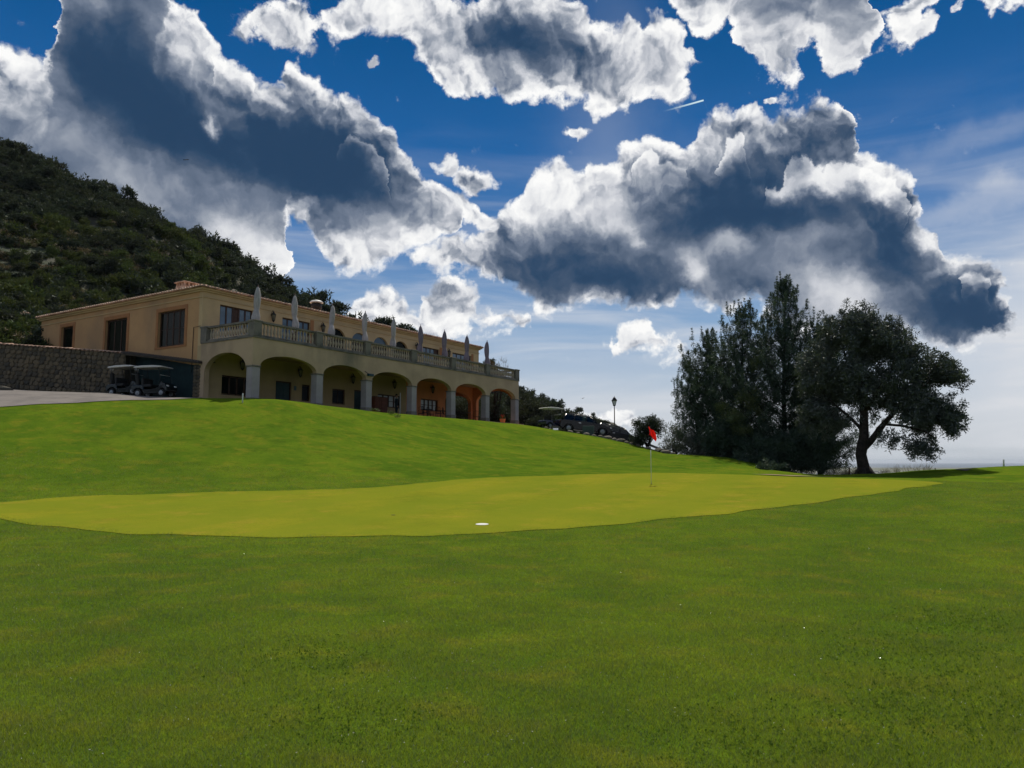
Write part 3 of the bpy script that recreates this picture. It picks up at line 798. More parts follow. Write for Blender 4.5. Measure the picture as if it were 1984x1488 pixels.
# room below the block at the far end, open to the garden
MB().box(24.0, 24.3, BB + .345, 9.7, 0, 3.7).build('porch_wall', M_orange, club)
MB().box(24.303, LM - .345, 9.4, 9.7, 0, 3.7).build('porch_wall', M_orange, club)
MB().box(24.303, LM - .345, BB + .345, 9.4, 3.45, 3.7).build('porch_ceiling', M_orange, club)
MB().box(.345, LM - .345, BB + .345, BD - .345, 3.703, 3.94).build('upper_floor', M_floor, club)
MB().box(.345, 23.9, BB + 4.3, BB + 4.5, 0, 3.70).build('inner_wall', M_tan, club)
MB().box(.345, LM - .345, BB + 6.3, BB + 6.5, 3.942, 7.0).build('inner_wall', M_tan, club)

# cornice mouldings and roof
def ring_box(b, e, z0, z1, inner=.05):
    b.box(-e, LM + e, BB - e, BB + inner, z0, z1); b.box(-e, LM + e, BD - inner, BD + e, z0, z1)
    b.box(-e, inner, BB + inner, BD - inner, z0, z1); b.box(LM - inner, LM + e, BB + inner, BD - inner, z0, z1)
c = MB(); ring_box(c, .05, 6.74, 6.80, -.002)
c.build('moulding', M_tan, club, fix=False)
c = MB(); ring_box(c, .12, 7.102, 7.20); c.build('cornice', M_tan, club, fix=False)
c = MB(); ring_box(c, .24, 7.203, 7.30); c.build('cornice', M_tan, club, fix=False)
e_ = .34; zr = 7.302; hip = (BD - BB) / 2; rise = 1.55
rf = MB()
A = [(-e_, BB - e_, zr), (LM + e_, BB - e_, zr), (LM + e_, BD + e_, zr), (-e_, BD + e_, zr)]
Bp = [(hip, BB + hip, zr + rise), (LM - hip, BB + hip, zr + rise)]
rf.add(A + Bp + [(x, y, z + .05) for x, y, z in A[:0]], [(0, 1, 5, 4), (1, 2, 5), (2, 3, 4, 5), (3, 0, 4), (3, 2, 1, 0)])
roof = rf.build('roof', M_tile, club)
def barrels():
    V, F, rr = [], [], []
    slope = rise / (hip + e_)
    rnd = random.Random(3)
    def barrel(p, d, w, L, first):
        # half-pipe along d, from the eave up the slope
        px, py = p; wx_, wy_ = -d[1], d[0]; n = 6; b0_ = len(V)
        lift = rnd.uniform(-.008, .012)
        for k, t in enumerate((0.0, L)):
            rr_ = w * (1.0 if k == 0 else .86)
            for j in range(n + 1):
                an = math.pi * j / n
                V.append((px + d[0] * (t - .06) + wx_ * rr_ * math.cos(an), py + d[1] * (t - .06) + wy_ * rr_ * math.cos(an), zr + .012 + lift + slope * t + rr_ * .95 * math.sin(an) + (0.02 if k == 0 else 0)))
        for j in range(n): F.append((b0_ + j, b0_ + j + 1, b0_ + n + 2 + j, b0_ + n + 1 + j))
        F.append(tuple(b0_ + j for j in range(n + 1)))
    for k in range(int((LM + .6) / .26)):
        for q in range(3): barrel((-e_ + .12 + k * .26, BB - e_ + q * .42), (0, 1), .115, .46, q)
    for k in range(int((BD - BB + .6) / .26)):
        for q in range(3): barrel((-e_ + q * .42, BB - e_ + .12 + k * .26), (1, 0), .115, .46, q)
        if k < 60: barrel((LM + e_, BB - e_ + .12 + k * .26), (-1, 0), .115, .46, 0)
    me = bpy.data.meshes.new('eave_tiles'); me.from_pydata(V, [], F); me.materials.append(M_tile); me.update()
    return me
o = link('eave_tiles', barrels(), club); o['kind'] = 'stuff'
# brick chimney stack with open sides and a tiled cap, metal flue, its glint put in as a white dome
ch = MB(); cw = (club.matrix_basis.inverted() if False else None)
def W2B(p):
    c_, s_ = math.cos(BANG), math.sin(BANG); x, y = p[0] - P1.x, p[1] - P1.y
    return (x * c_ + y * s_, -x * s_ + y * c_, p[2] - P1.z)
q = W2B(pt(362, 553, 52.0)); cz = q[2]
ch.box(q[0] - .5, q[0] + .5, q[1] - .5, q[1] + .5, 7.0, cz - .12)
for sx in (-.42, -.14, .14, .42):
    for sy in (-.42, .42): ch.box(q[0] + sx - .06, q[0] + sx + .06, q[1] + sy - .06, q[1] + sy + .06, cz - .12, cz + .10)
for sy in (-.14, .14):
    for sx in (-.42, .42): ch.box(q[0] + sx - .06, q[0] + sx + .06, q[1] + sy - .06, q[1] + sy + .06, cz - .12, cz + .10)
chim = ch.build('chimney', M_tile, roof)
MB().box(q[0] - .58, q[0] + .58, q[1] - .58, q[1] + .58, cz + .102, cz + .17).build('chimney_cap', M_tile, chim)
q = W2B(pt(613, 592, 58.5))
fl = MB().lathe([(.36, 7.3), (.36, q[2] - .25), (.42, q[2] - .22), (.42, q[2] + .12), (.34, q[2] + .16)], q[0], q[1], 16).build('flue', M_iron, roof)
MB().lathe([(.52, q[2] + .20), (.50, q[2] + .27), (.38, q[2] + .36), (.2, q[2] + .41), (.02, q[2] + .43)], q[0], q[1], 18).build('flue_glint_dome', M_white, fl)

# windows and doors: frame (part) with panes, shutters, handles (sub-parts); local x along the wall, y into it
pane_cache = {}
def pane_mesh(w, h, mat):
    k = (round(w, 3), round(h, 3), mat.name)
    if k not in pane_cache: pane_cache[k] = MB().box(-w / 2, w / 2, 0, .02, 0, h).mesh('pane', mat)
    return pane_cache[k]
def window(x0, x1, z0, z1, loc, rz, cols, rows, fmat, pmat, fw_=.07, solid=(), y=.12, arch=None, sash=.05):
    b = MB(); t_ = .07
    W, Hh = x1 - x0, z1 - z0
    b.box(0, fw_, y, y + t_, 0, Hh); b.box(W - fw_, W, y, y + t_, 0, Hh)
    b.box(fw_, W - fw_, y + .002, y + t_ - .002, 0, fw_); b.box(fw_, W - fw_, y + .002, y + t_ - .002, Hh - fw_, Hh)
    iw, ih = W - 2 * fw_, Hh - 2 * fw_
    cw_, rh = iw / cols, ih / rows
    for i in range(1, cols): b.box(fw_ + i * cw_ - sash / 2, fw_ + i * cw_ + sash / 2, y + .001, y + t_ - .001, fw_, Hh - fw_)
    for k in range(1, rows):
        for i in range(cols): b.box(fw_ + i * cw_ + sash / 2, fw_ + (i + 1) * cw_ - sash / 2, y + .01, y + t_ - .01, fw_ + k * rh - .02, fw_ + k * rh + .02)
    f = b.build('window', fmat, club, loc=loc, rz=rz, fix=False)
    for i in range(cols):
        for k in range(rows):
            mt = fmat if i in solid else pmat
            p = link('shutter' if i in solid else 'pane', pane_mesh(cw_ - sash, rh - .04, mt), f, loc=(fw_ + (i + .5) * cw_, y + .025, fw_ + k * rh + .02))
    return f
def place_front(w, **kw): return window(w[0], w[1], w[2], w[3], (w[0], BB, w[2]), 0, **kw)
place_front(up_win[0], cols=5, rows=1, fmat=M_wood, pmat=M_pane_sky, solid=(2,), sash=.11)
place_front(up_win[1], cols=5, rows=1, fmat=M_wood, pmat=M_pane_sky, solid=(2,), sash=.10)
place_front(up_win[2], cols=4, rows=1, fmat=M_wood, pmat=M_pane_sky, solid=(3,), sash=.09)
place_front(up_win[3], cols=4, rows=1, fmat=M_wood, pmat=M_pane_sky, solid=(3,), sash=.09)
for i, (a, b_) in enumerate(up_arch):
    f = window(a, b_, 3.95, 5.70, (a, BB, 3.95), 0, 2, 1, M_wood, M_pane_dark, sash=.09, y=.16)
    pa = [(x - a, z - 3.95) for x, z in arch_pts(a, b_, 5.715, 6.44, 12)]
    fan = MB(); fan.prism(pa, 'y', .18, .20); fan.build('fanlight', M_pane_sky if i in (1, 2) else M_pane_dark, f)
place_front(gr_win[0], cols=4, rows=1, fmat=M_wood, pmat=M_pane_dark, sash=.12)
place_front(gr_win[1], cols=1, rows=1, fmat=M_wood, pmat=M_pane_dark)
place_front(gr_win[2], cols=2, rows=1, fmat=M_wood, pmat=M_pane_dark)
place_front(gr_win[3], cols=4, rows=2, fmat=M_wood, pmat=M_pane_light, sash=.16)
place_front(gr_win[4], cols=4, rows=2, fmat=M_wood, pmat=M_pane_light, sash=.15)
for (x0, x1, z0, z1) in gr_door:
    b = MB(); W, Hh = x1 - x0, z1 - z0
    b.box(0, .08, .08, .2, 0, Hh); b.box(W - .08, W, .08, .2, 0, Hh); b.box(.08, W - .08, .082, .198, Hh - .08, Hh)
    d = b.build('door', M_wood, club, loc=(x0, BB, z0), fix=False)
    for k in (0, 1):
        lw = (W - .17) / 2
        lf = MB().box(0, lw, .12, .17, .01, Hh - .09)
        for z_ in (.15, 1.05): lf.box(.1, lw - .1, .105, .12, z_, z_ + .75)
        lf.build('door_leaf', M_teal, d, loc=(.082 + k * (lw + .006), 0, 0), fix=False)
    MB().tube([(W / 2 + .06, .10, .98), (W / 2 + .06, .06, .98), (W / 2 + .16, .06, .98)], .012, 6).build('handle', M_iron, d)
for i, (b0_, b1_, z0, z1) in enumerate(side_win):
    window(b0_, b1_, z0, z1, (0, b1_, z0), R(-90), (4, 3, 1)[i], (2, 1, 1)[i], M_wood, M_pane_dark, sash=.10, fw_=.09, y=.14)
    f_ = .24; sr = MB(); W = b1_ - b0_
    sr.box(-f_, 0, -.03, .0, -.0, z1 - z0 + f_); sr.box(W, W + f_, -.03, .0, -.0, z1 - z0 + f_); sr.box(0, W, -.03, .0, z1 - z0, z1 - z0 + f_); sr.box(-f_, W + f_, -.05, .0, -.12, -.002)
    sr.build('window_surround', M_surround, club, loc=(0, b1_, z0), rz=R(-90), fix=False)
# surrounds at the two far upper windows, name plate by the door, cable on the side wall
for w in (up_win[1], up_win[2], up_win[3]):
    MB().box(w[1] + .0, w[1] + .32, -.025, 0, w[2], w[3] + .2).build('window_surround', M_surround, club, loc=(0, BB, 0))
MB().box(7.42, 7.62, -.02, 0, 1.55, 1.85).build('name_plate', M_sign, club, loc=(0, BB, 0))
MB().tube([(-.04, BB + .1, 4.93), (-.04, BB + .75, 4.90), (-.04, BB + .78, 3.0), (-.04, BB + .78, 2.1)], .018, 6).build('cable', M_iron, club)

# balustrade: rail and base (part), balusters and pedestals (sub-parts)
prof = [(.055, 0), (.075, .02), (.075, .06), (.045, .09), (.06, .16), (.082, .26), (.075, .36), (.045, .48), (.036, .55), (.05, .60), (.07, .63), (.07, .68)]
bal_me = MB().lathe(prof, n=10).mesh('baluster', M_baluster)
ped_me = MB().box(-.28, .28, -.26, .26, 0, .86).box(-.32, .32, -.30, .30, .861, .96).mesh('pedestal', M_stone_rail, .012)
def balustrade(p0, p1, peds, rz):
    L = (Vector(p1) - Vector(p0)).length
    rail = MB().box(0, L, -.15, .15, .83, .95).box(0, L, -.17, .17, 0, .115)
    o_ = rail.build('balustrade', M_stone_rail, club, loc=(p0[0], p0[1], 3.902), rz=rz, fix=False)
    for q_ in peds:
        po = link('pedestal', ped_me, o_, loc=(q_, 0, 0.003)); po.scale = (1, 1, 1)
    cuts = sorted(peds)
    for a, b_ in zip(cuts[:-1], cuts[1:]):
        n = int(round((b_ - a - .56) / .245))
        for i in range(n):
            x = a + .28 + (i + .5) * (b_ - a - .56) / n
            bo = link('baluster', bal_me, o_, loc=(x, 0, .116), rz=random.uniform(0, .6)); bo.scale = (1, 1, 1.045)
balustrade((0, .18), (LT, .18), [.26, 5.10, 9.55, 14.45, 19.3, 24.15, LT - .28], 0)
balustrade((.20, .50), (.20, BB - .02), [4.05], R(90))
# the short run between the corner and the house
sb_ = [o_ for o_ in bpy.data.objects if o_.name.startswith('balustrade')][-1]
n_ = 15
for i in range(n_):
    bo = link('baluster', bal_me, sb_, loc=(.10 + i * 3.66 / n_ + .1, 0, .116)); bo.scale = (1, 1, 1.045)
balustrade((LT - .20, .50), (LT - .20, BB - .02), [4.05], R(90))

# ------------------------------------------------------------------ lanterns
def lantern_parts(root, s=1.0):
    cg = MB()
    for k in range(6):
        a = math.pi * k / 3
        cg.tube([(.13 * s * math.cos(a), .13 * s * math.sin(a), .20 * s), (.075 * s * math.cos(a), .075 * s * math.sin(a), -.14 * s)], .012 * s, 4)
    cg.lathe([(.01, -.24 * s), (.05 * s, -.2 * s), (.085 * s, -.14 * s), (.07 * s, -.12 * s)], n=6, smooth=False)
    cg.build('cage', M_iron, root)
    MB().lathe([(.06 * s, -.13 * s), (.115 * s, .19 * s)], n=6, smooth=False).build('lantern_glass', M_amber, root)
    MB().lathe([(.16 * s, .19 * s), (.15 * s, .22 * s), (.06 * s, .32 * s), (.05 * s, .36 * s), (.015 * s, .42 * s)], n=6, smooth=False).build('lantern_cap', M_iron, root)
wl = empty('wall_lantern', (0, 0, 0)); lantern_parts(wl)
MB().tube([(0, .26, .05), (0, .20, .30), (0, .08, .47), (0, 0, .42)], .014, 6).box(-.05, .05, .25, .28, -.1, .15).build('bracket', M_iron, wl)
labels = ['black wall lantern on the upper wall, right of the first terrace window', 'black wall lantern on the upper wall, just before the row of arched doors',
          'black wall lantern on the upper wall, just past the row of arched doors', 'black wall lantern on the upper wall between the last two terrace windows']
labels2 = ['dark lantern on the arcade wall seen through the end arch nearest the camera', 'dark lantern on the arcade wall, above and right of the first teal door',
           'dark lantern on the arcade wall between the small dark window and the second teal door', 'dark lantern on the arcade wall above the standing person', 'dark lantern on the arcade wall above the outdoor chairs']
for i, (a, z, lb) in enumerate([(5.25, 6.22, labels[0]), (9.75, 6.12, labels[1]), (20.35, 6.08, labels[2]), (24.75, 6.1, labels[3])] + [(a, 2.72, lb) for a, lb in zip((2.9, 7.75, 12.9, 17.6, 22.5), labels2)]):
    o = wl if i == 0 else copy_tree(wl)
    o.location = B2W(a, BB - .26, z); o.rotation_euler = (0, 0, BANG)
    o.scale = (1.15,) * 3
    tag(o, lb, 'lantern', 'wall lanterns of the clubhouse')

# ------------------------------------------------------------------ folded parasols on the terrace
def parasol_mesh(seed, mat):
    rnd = random.Random(seed); V, F = [], []; n = 24
    prof = [(.04, 3.15), (.09, 3.08), (.135, 2.95), (.18, 2.7), (.20, 2.45), (.195, 2.2), (.175, 1.95), (.15, 1.78), (.155, 1.70), (.20, 1.50), (.24, 1.30), (.22, 1.05), (.21, .80)]
    ph = rnd.uniform(0, 6)
    for i, (r_, z) in enumerate(prof):
        for k in range(n):
            a = 2 * math.pi * k / n
            f = 1 + (.20 * math.cos(8 * a + ph) + .10 * math.cos(3 * a + ph * 2 + z)) * min(1, i / 3)
            if z < 1.75: f += .34 * math.cos(a + ph * 3) * math.cos((z - 1.3) * 2.2)
            else: f += .12 * math.cos(a + ph * 3 + z * 1.5)
            V.append((r_ * f * math.cos(a) + .02 * math.sin(z * 2 + ph), r_ * f * math.sin(a), z + (.06 * math.cos(4 * a + ph) if z < .9 else 0)))
    for i in range(len(prof) - 1):
        for k in range(n): F.append((i * n + k, i * n + (k + 1) % n, (i + 1) * n + (k + 1) % n, (i + 1) * n + k))
    F.append(tuple(range(n)))
    me = bpy.data.meshes.new('canopy'); me.from_pydata(V, [], F); me.materials.append(mat)
    me.polygons.foreach_set('use_smooth', [True] * len(F)); me.update()
    return me
pole_me = MB().tube([(0, 0, .1), (0, 0, 3.24)], .03, 8).lathe([(.012, 3.2), (.035, 3.23), (.012, 3.28)]).mesh('pole', M_wood)
base_me = MB().lathe([(.30, 0), (.30, .06), (.08, .10), (.05, .22)]).mesh('base', M_iron)
where = ['first folded parasol, above the near corner of the terrace', 'folded parasol in front of the second terrace window', 'folded parasol beside the first arched door', 'folded parasol between the first arched doors',
         'folded parasol between the third and fourth arched doors', 'folded parasol left of the blue-paned terrace window', 'folded parasol between the last two terrace windows', 'folded parasol in front of the last terrace window', 'last folded parasol, standing clear against the sky beyond the roof end']
for i, a in enumerate([.83, 3.88, 6.98, 10.14, 13.15, 16.27, 19.3, 22.3, 25.37]):
    r_ = empty('folded_parasol', B2W(a, .9, 3.903), BANG + i * 1.3)
    link('canopy', parasol_mesh(i, M_canvas if i < 5 else M_lilac), r_); link('pole', pole_me, r_); link('base', base_me, r_)
    tag(r_, ('off-white ' if i < 5 else 'greyish mauve ') + where[i], 'parasol', 'folded parasols along the terrace')
    r_.scale = (.88 + .08 * math.sin(i * 2.7), .88 + .06 * math.cos(i * 3.1), 1.0 + .012 * math.sin(i * 2.1))
    r_.rotation_euler = (.022 * math.sin(i * 3 + 1), .022 * math.cos(i * 5), BANG + i * 1.3)

# ------------------------------------------------------------------ stone retaining wall with a clay coping
rnd = random.Random(11)
M_rubble = None
def rubble_mat(name, a, b, c):
    m, t, o = mat_new(name)
    rn = obj_rand(t); co = coords(t)
    col = ramp(t, rn, [(0.0, a), (0.35, b), (0.7, c), (1.0, a)])
    col = mixc(t, noise(t, co, 7.0, 5, 0.65).step(0.4, 0.75) * 0.5, col, tuple(x * 0.55 for x in a))
    bsdf(t, o, col, 0.95, 0, 0.2, bump(t, noise(t, co, 22.0, 5, 0.65), 0.5, 0.02))
    return m
M_rubble = rubble_mat('rubble_stone', (0.125, 0.10, 0.065), (0.07, 0.065, 0.055), (0.18, 0.14, 0.09))
M_mortar = mat_simple('earth_mortar', (0.10, 0.085, 0.06), (0.06, 0.05, 0.04), 3.0, 0.95, bmp=0.5, bscale=20)
def stone_mesh(seed):
    r_ = random.Random(seed); n = r_.choice((5, 6, 6, 7))
    pts = []
    for k in range(n):
        a = 2 * math.pi * (k + r_.uniform(-.25, .25)) / n
        q_ = (abs(math.cos(a)) ** 4 + abs(math.sin(a)) ** 4) ** -.25 * r_.uniform(.86, 1.03)
        pts.append((q_ * math.cos(a) * .5, q_ * math.sin(a) * .5))
    V = [(x, 0.0, z) for x, z in pts] + [(x * .93, -.62, z * .93) for x, z in pts] + [(x * .70, -1.0 + r_.uniform(-.12, .12), z * .70) for x, z in pts]
    F = [tuple(range(2 * n, 3 * n))] + [(k, (k + 1) % n, n + (k + 1) % n, n + k) for k in range(n)] + [(n + k, n + (k + 1) % n, 2 * n + (k + 1) % n, 2 * n + k) for k in range(n)]
    me = bpy.data.meshes.new('stone'); me.from_pydata(V, [], F)
    bm = bmesh.new(); bm.from_mesh(me); bmesh.ops.recalc_face_normals(bm, faces=bm.faces); bm.to_mesh(me); bm.free()
    me.polygons.foreach_set('use_smooth', [i > 0 for i in range(len(F))])
    me.materials.append(M_rubble); return me
stones = [stone_mesh(i) for i in range(9)]
# a ruled wall between two surveyed ends: base line and top line
WA0, WA1 = Vector(pt(-26, 748, 50.3)), Vector(pt(240, 771, 49.0))
WT0, WT1 = Vector(pt(-26, 666, 50.3)), Vector(pt(240, 685, 49.0))
WL = (WA1 - WA0).xy.length; WANG = math.atan2(WA1.y - WA0.y, WA1.x - WA0.x)
wall = empty('stone_wall', WA0, WANG)
tag(wall, 'rubble stone retaining wall with clay coping, left of the golf carts', 'wall')
zt1 = WT1.z - WA0.z; zt0 = WT0.z - WA0.z; zb1 = WA1.z - WA0.z
core = MB(); X0 = -14.0
f_ = lambda x, a, b: a + (b - a) * x / WL
core.add([(X0, 0, f_(X0, 0, zb1) - 1), (WL, 0, zb1 - 1), (WL, 0, zt1), (X0, 0, f_(X0, zt0, zt1)), (X0, .6, f_(X0, 0, zb1) - 1), (WL, .6, zb1 - 1), (WL, .6, zt1), (X0, .6, f_(X0, zt0, zt1))],
         [(0, 1, 2, 3), (7, 6, 5, 4), (3, 2, 6, 7), (1, 5, 6, 2), (4, 0, 3, 7), (0, 4, 5, 1)])
core.build('mortar_core', M_mortar, wall)
rows = 10; cnt = 0
for k in range(rows):
    x = rnd.uniform(-.3, 0) - .1
    while x < WL - .12:
        w = rnd.uniform(.26, .46)
        if x + w > WL: w = WL - x
        zb_ = f_(x, 0, zb1); h_ = (f_(x, zt0, zt1) - zb_ - .02) / rows
        o = link('stone', rnd.choice(stones), wall, loc=(x + w / 2, -.0, zb_ + (k + .5) * h_ + rnd.uniform(-.03, .03)))
        o.rotation_euler = (0, rnd.uniform(-.16, .16), 0); o.scale = (w * rnd.uniform(1.0, 1.1), rnd.uniform(.05, .10), h_ * rnd.uniform(1.0, 1.2))
        x += w; cnt += 1
cop = MB()
prof = [(.145 * math.cos(math.pi * j / 8), .085 * math.sin(math.pi * j / 8)) for j in range(9)]
cop.add([(x, -.16, z + .01) for x, z in prof] + [(x * .86, .62, z + .10) for x, z in prof] + [(x * .8, -.16, z * .7 + .01) for x, z in prof], [(j, j + 1, 10 + j, 9 + j) for j in range(8)] + [(j, 18 + j, 19 + j, j + 1) for j in range(8)], True)
cop_me = cop.mesh('coping_tile', M_tile)
x = -1.2
while x < WL:
    o = link('coping_tile', cop_me, wall, loc=(x, 0, f_(x, zt0, zt1) - .005 + rnd.uniform(-.012, .012))); o.rotation_euler = (rnd.uniform(-.04, .04), rnd.uniform(-.05, .05) + .06, rnd.uniform(-.04, .04))
    x += .292

# ------------------------------------------------------------------ tiled lean-to between the wall and the house
C0, C1 = Vector(pt(241, 771, 49.0)), Vector(pt(389, 774, 46.6))
T0, T1 = Vector(pt(241, 688, 49.0)), Vector(pt(389, 706, 46.6))
CL = (C1 - C0).xy.length; CANG = math.atan2(C1.y - C0.y, C1.x - C0.x)
shed = empty('lean_to', C0, CANG)
tag(shed, 'dark tiled lean-to shelter behind the golf carts, against the house side', 'shelter')
za, zb = T0.z - C0.z, T1.z - C0.z
b = MB()
b.add([(-.1, -.35, za), (CL + .1, -.35, zb), (CL + .1, 1.0, zb + .20), (-.1, 1.0, za + .20), (-.1, -.35, za + .08), (CL + .1, -.35, zb + .08), (CL + .1, 1.0, zb + .28), (-.1, 1.0, za + .28)],
      [(3, 2, 1, 0), (4, 5, 6, 7), (0, 1, 5, 4), (1, 2, 6, 5), (2, 3, 7, 6), (3, 0, 4, 7)])
M_tile_shade = mat_simple('shaded_tile', (0.055, 0.05, 0.045), (0.10, 0.075, 0.055), 3.0, 0.95)  # shade of the house put into a darker tile colour
rf = b.build('lean_to_roof', M_tile_shade, shed)
tl = MB(); n = int(CL / .21)
tp = [(.095 * math.cos(math.pi * j / 6), .085 * math.sin(math.pi * j / 6)) for j in range(7)]
tl.add([(x, 0, z) for x, z in tp] + [(x * .85, .6, z + .1) for x, z in tp], [(j, j + 1, 8 + j, 7 + j) for j in range(6)] + [tuple(range(7))], True)
tme = tl.mesh('eave_tile', M_tile_shade)
for i in range(n + 1):
    x = i * CL / n
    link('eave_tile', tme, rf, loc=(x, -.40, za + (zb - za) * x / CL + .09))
po = MB().box(CL - .62, CL - .02, -.05, .55, -1.0, zb - .002).build('stone_pier', M_mortar, shed)
for k in range(9):
    hh = zb / 8.5
    for i in range(2):
        o = link('stone', rnd.choice(stones), po, loc=(CL - .62 + .15 + i * .3, -.05, -.15 + (k + .5) * hh)); o.scale = (.31, .06, hh * 1.08); o.rotation_euler = (0, rnd.uniform(-.1, .1), 0)
M_shade_drape = mat_simple('shade_green_curtain', (0.012, 0.035, 0.038), (0.008, 0.022, 0.026), 2.0, 0.9, bmp=.3, bscale=8)  # green drape made near black to stand in for the interior shade
MB().add([(-.3, .80, -1), (CL - .62, .02, -1), (CL - .62, .02, zb - .01), (-.3, .80, za + .12), (-.3, .86, -1), (CL - .62, .07, -1), (CL - .62, .07, zb - .01), (-.3, .86, za + .12)], [(0, 1, 2, 3), (7, 6, 5, 4), (3, 2, 6, 7), (1, 5, 6, 2), (4, 0, 3, 7), (4, 5, 1, 0)]).build('shade_curtain', M_shade_drape, shed)
MB().box(-.35, -.05, .4, 1.0, -1, za + .1).build('side_panel', M_mortar, shed)

# ------------------------------------------------------------------ road, car park, banks
M_asphalt = mat_simple('asphalt', (0.055, 0.055, 0.058), (0.085, 0.082, 0.08), 1.2, 0.95, bmp=0.3, bscale=40)
def sheet(name, poly, mat, lift, step=.7):
    bm = bmesh.new(); bm.faces.new([bm.verts.new((x, y, 0)) for x, y in poly]); bmesh.ops.triangulate(bm, faces=bm.faces)
    P_ = np.array(poly)
    for ax, no in ((0, (1, 0, 0)), (1, (0, 1, 0))):
        for k in np.arange(P_[:, ax].min() + step, P_[:, ax].max(), step):
            bmesh.ops.bisect_plane(bm, geom=bm.verts[:] + bm.edges[:] + bm.faces[:], plane_co=tuple(k * c for c in no), plane_no=no)
    A_ = np.array([v.co[:2] for v in bm.verts]); zz = lawn_surface(A_[:, 0], A_[:, 1])
    for v, z in zip(bm.verts, zz): v.co.z = z + lift
    me = bpy.data.meshes.new(name); bm.to_mesh(me); bm.free(); me.materials.append(mat)
    for p in me.polygons: p.use_smooth = True
    if me.polygons[0].normal.z < 0: me.flip_normals()
    o = link(name, me); o['kind'] = 'structure'; return o
e = lambda px, py, Y: pt(px, py, Y)[:2]
sheet('cart_path', [e(-420, 800, 33.5), e(-60, 796, 35.8), e(0, 793, 36.3), e(80, 788, 37.5), e(150, 783.5, 38.3), e(230, 779, 39.8), e(330, 777, 41.6), e(392, 776, 43.2), e(394, 772, 46.4), e(240, 768, 49.3), e(-26, 748, 50.5), e(-420, 720, 51)], M_path, .03)
sheet('car_park', [(2.0, 66.5), (5.5, 63.2), (9.0, 61.0), (13, 59.0), (17, 57.5), (20, 60), (20, 80), (8.0, 100), (-8, 100), (-6, 71)], M_asphalt, .03)
sheet('dirt_patch', [e(1455, 924.5, 36.5), e(1520, 926, 35.5), e(1600, 927, 34.3), e(1640, 925, 35.0), e(1600, 922.5, 36.6), e(1520, 922, 37.4)], M_dirt, .03, .5)
sheet('buggy_track', [e(1850, 913, 38.5), e(1872, 915, 37.0), e(1896, 911.5, 40), e(1880, 911, 41)], M_bank, .03, .5)

# ------------------------------------------------------------------ golf carts
M_body = mat_simple('cart_body_dark_green', (0.006, 0.012, 0.014), (0.008, 0.015, 0.018), 2.0, 0.22, spec=0.35)
M_navy = mat_simple('cart_body_navy', (0.012, 0.015, 0.065), (0.015, 0.018, 0.05), 2.0, 0.25, spec=0.6)
M_seat = mat_simple('cart_seat', (0.03, 0.03, 0.03), (0.02, 0.02, 0.02), 5.0, 0.6)
M_roof_w = mat_simple('cart_roof_plastic', (0.70, 0.67, 0.60), (0.62, 0.59, 0.53), 3.0, 0.45)
M_tyre = mat_simple('tyre_rubber', (0.018, 0.018, 0.018), (0.028, 0.028, 0.028), 8.0, 0.8)
M_rim = mat_simple('wheel_cover', (0.30, 0.31, 0.32), (0.24, 0.25, 0.26), 8.0, 0.4, metal=0.4)
M_chrome = mat_simple('bright_metal', (0.75, 0.75, 0.75), None, rough=0.15, metal=1.0)
def clear_mat(name, tint=(0.5, 0.55, 0.55), a=0.3):
    m, t, o = mat_new(name)
    g = t.nodes.new('ShaderNodeBsdfGlossy'); g.inputs['Roughness'].default_value = 0.05; g.inputs['Color'].default_value = (0.9, 0.9, 0.9, 1)
    tr = t.nodes.new('ShaderNodeBsdfTransparent'); tr.inputs['Color'].default_value = (*tint, 1)
    mx = t.nodes.new('ShaderNodeMixShader'); mx.inputs[0].default_value = a
    fr = t.nodes.new('ShaderNodeLayerWeight'); fr.inputs['Blend'].default_value = 0.5
    mm_ = S(t, fr.outputs['Facing']).pow(4.0) * 0.5 + a; t.links.new(mm_.s, mx.inputs[0])
    t.links.new(tr.outputs[0], mx.inputs[1]); t.links.new(g.outputs[0], mx.inputs[2]); t.links.new(mx.outputs[0], o.inputs['Surface'])
    return m
M_clear = clear_mat('clear_windscreen', (0.75, 0.8, 0.8), 0.03)
M_carglass = clear_mat('car_glass', (0.25, 0.32, 0.30), 0.05)
M_lens = mat_simple('lamp_lens', (0.7, 0.7, 0.68), None, rough=0.1, spec=0.8)

def wheel_meshes(r_, w, prefix=''):
    ty = MB(); pr = [(r_ * .62, -w / 2), (r_ * .92, -w / 2), (r_, -w * .3), (r_, w * .3), (r_ * .92, w / 2), (r_ * .62, w / 2)]
    n = 18; V = [(a * math.cos(2 * math.pi * k / n), y, a * math.sin(2 * math.pi * k / n)) for a, y in pr for k in range(n)]
    ty.add(V, [(i * n + k, i * n + (k + 1) % n, ((i + 1) % 6) * n + (k + 1) % n, ((i + 1) % 6) * n + k) for i in range(6) for k in range(n)], True)
    ri = MB(); V = []
    pr2 = [(r_ * .62, -w * .45), (r_ * .55, -w * .52), (r_ * .2, -w * .42), (.02, -w * .48)]
    V = [(a * math.cos(2 * math.pi * k / n), y, a * math.sin(2 * math.pi * k / n)) for a, y in pr2 for k in range(n)]
    V2 = [(x, -y, z) for x, y, z in V]
    fs = [(i * n + k, i * n + (k + 1) % n, (i + 1) * n + (k + 1) % n, (i + 1) * n + k) for i in range(3) for k in range(n)]
    ri.add(V, fs, True); ri.add(V2, fs, True)
    return ty.mesh('tyre', M_tyre), ri.mesh('rim', M_rim)
cart_w = wheel_meshes(.225, .20)
def body_side(b, prof, y0, y1):
    b.prism(prof, 'y', y0, y1)
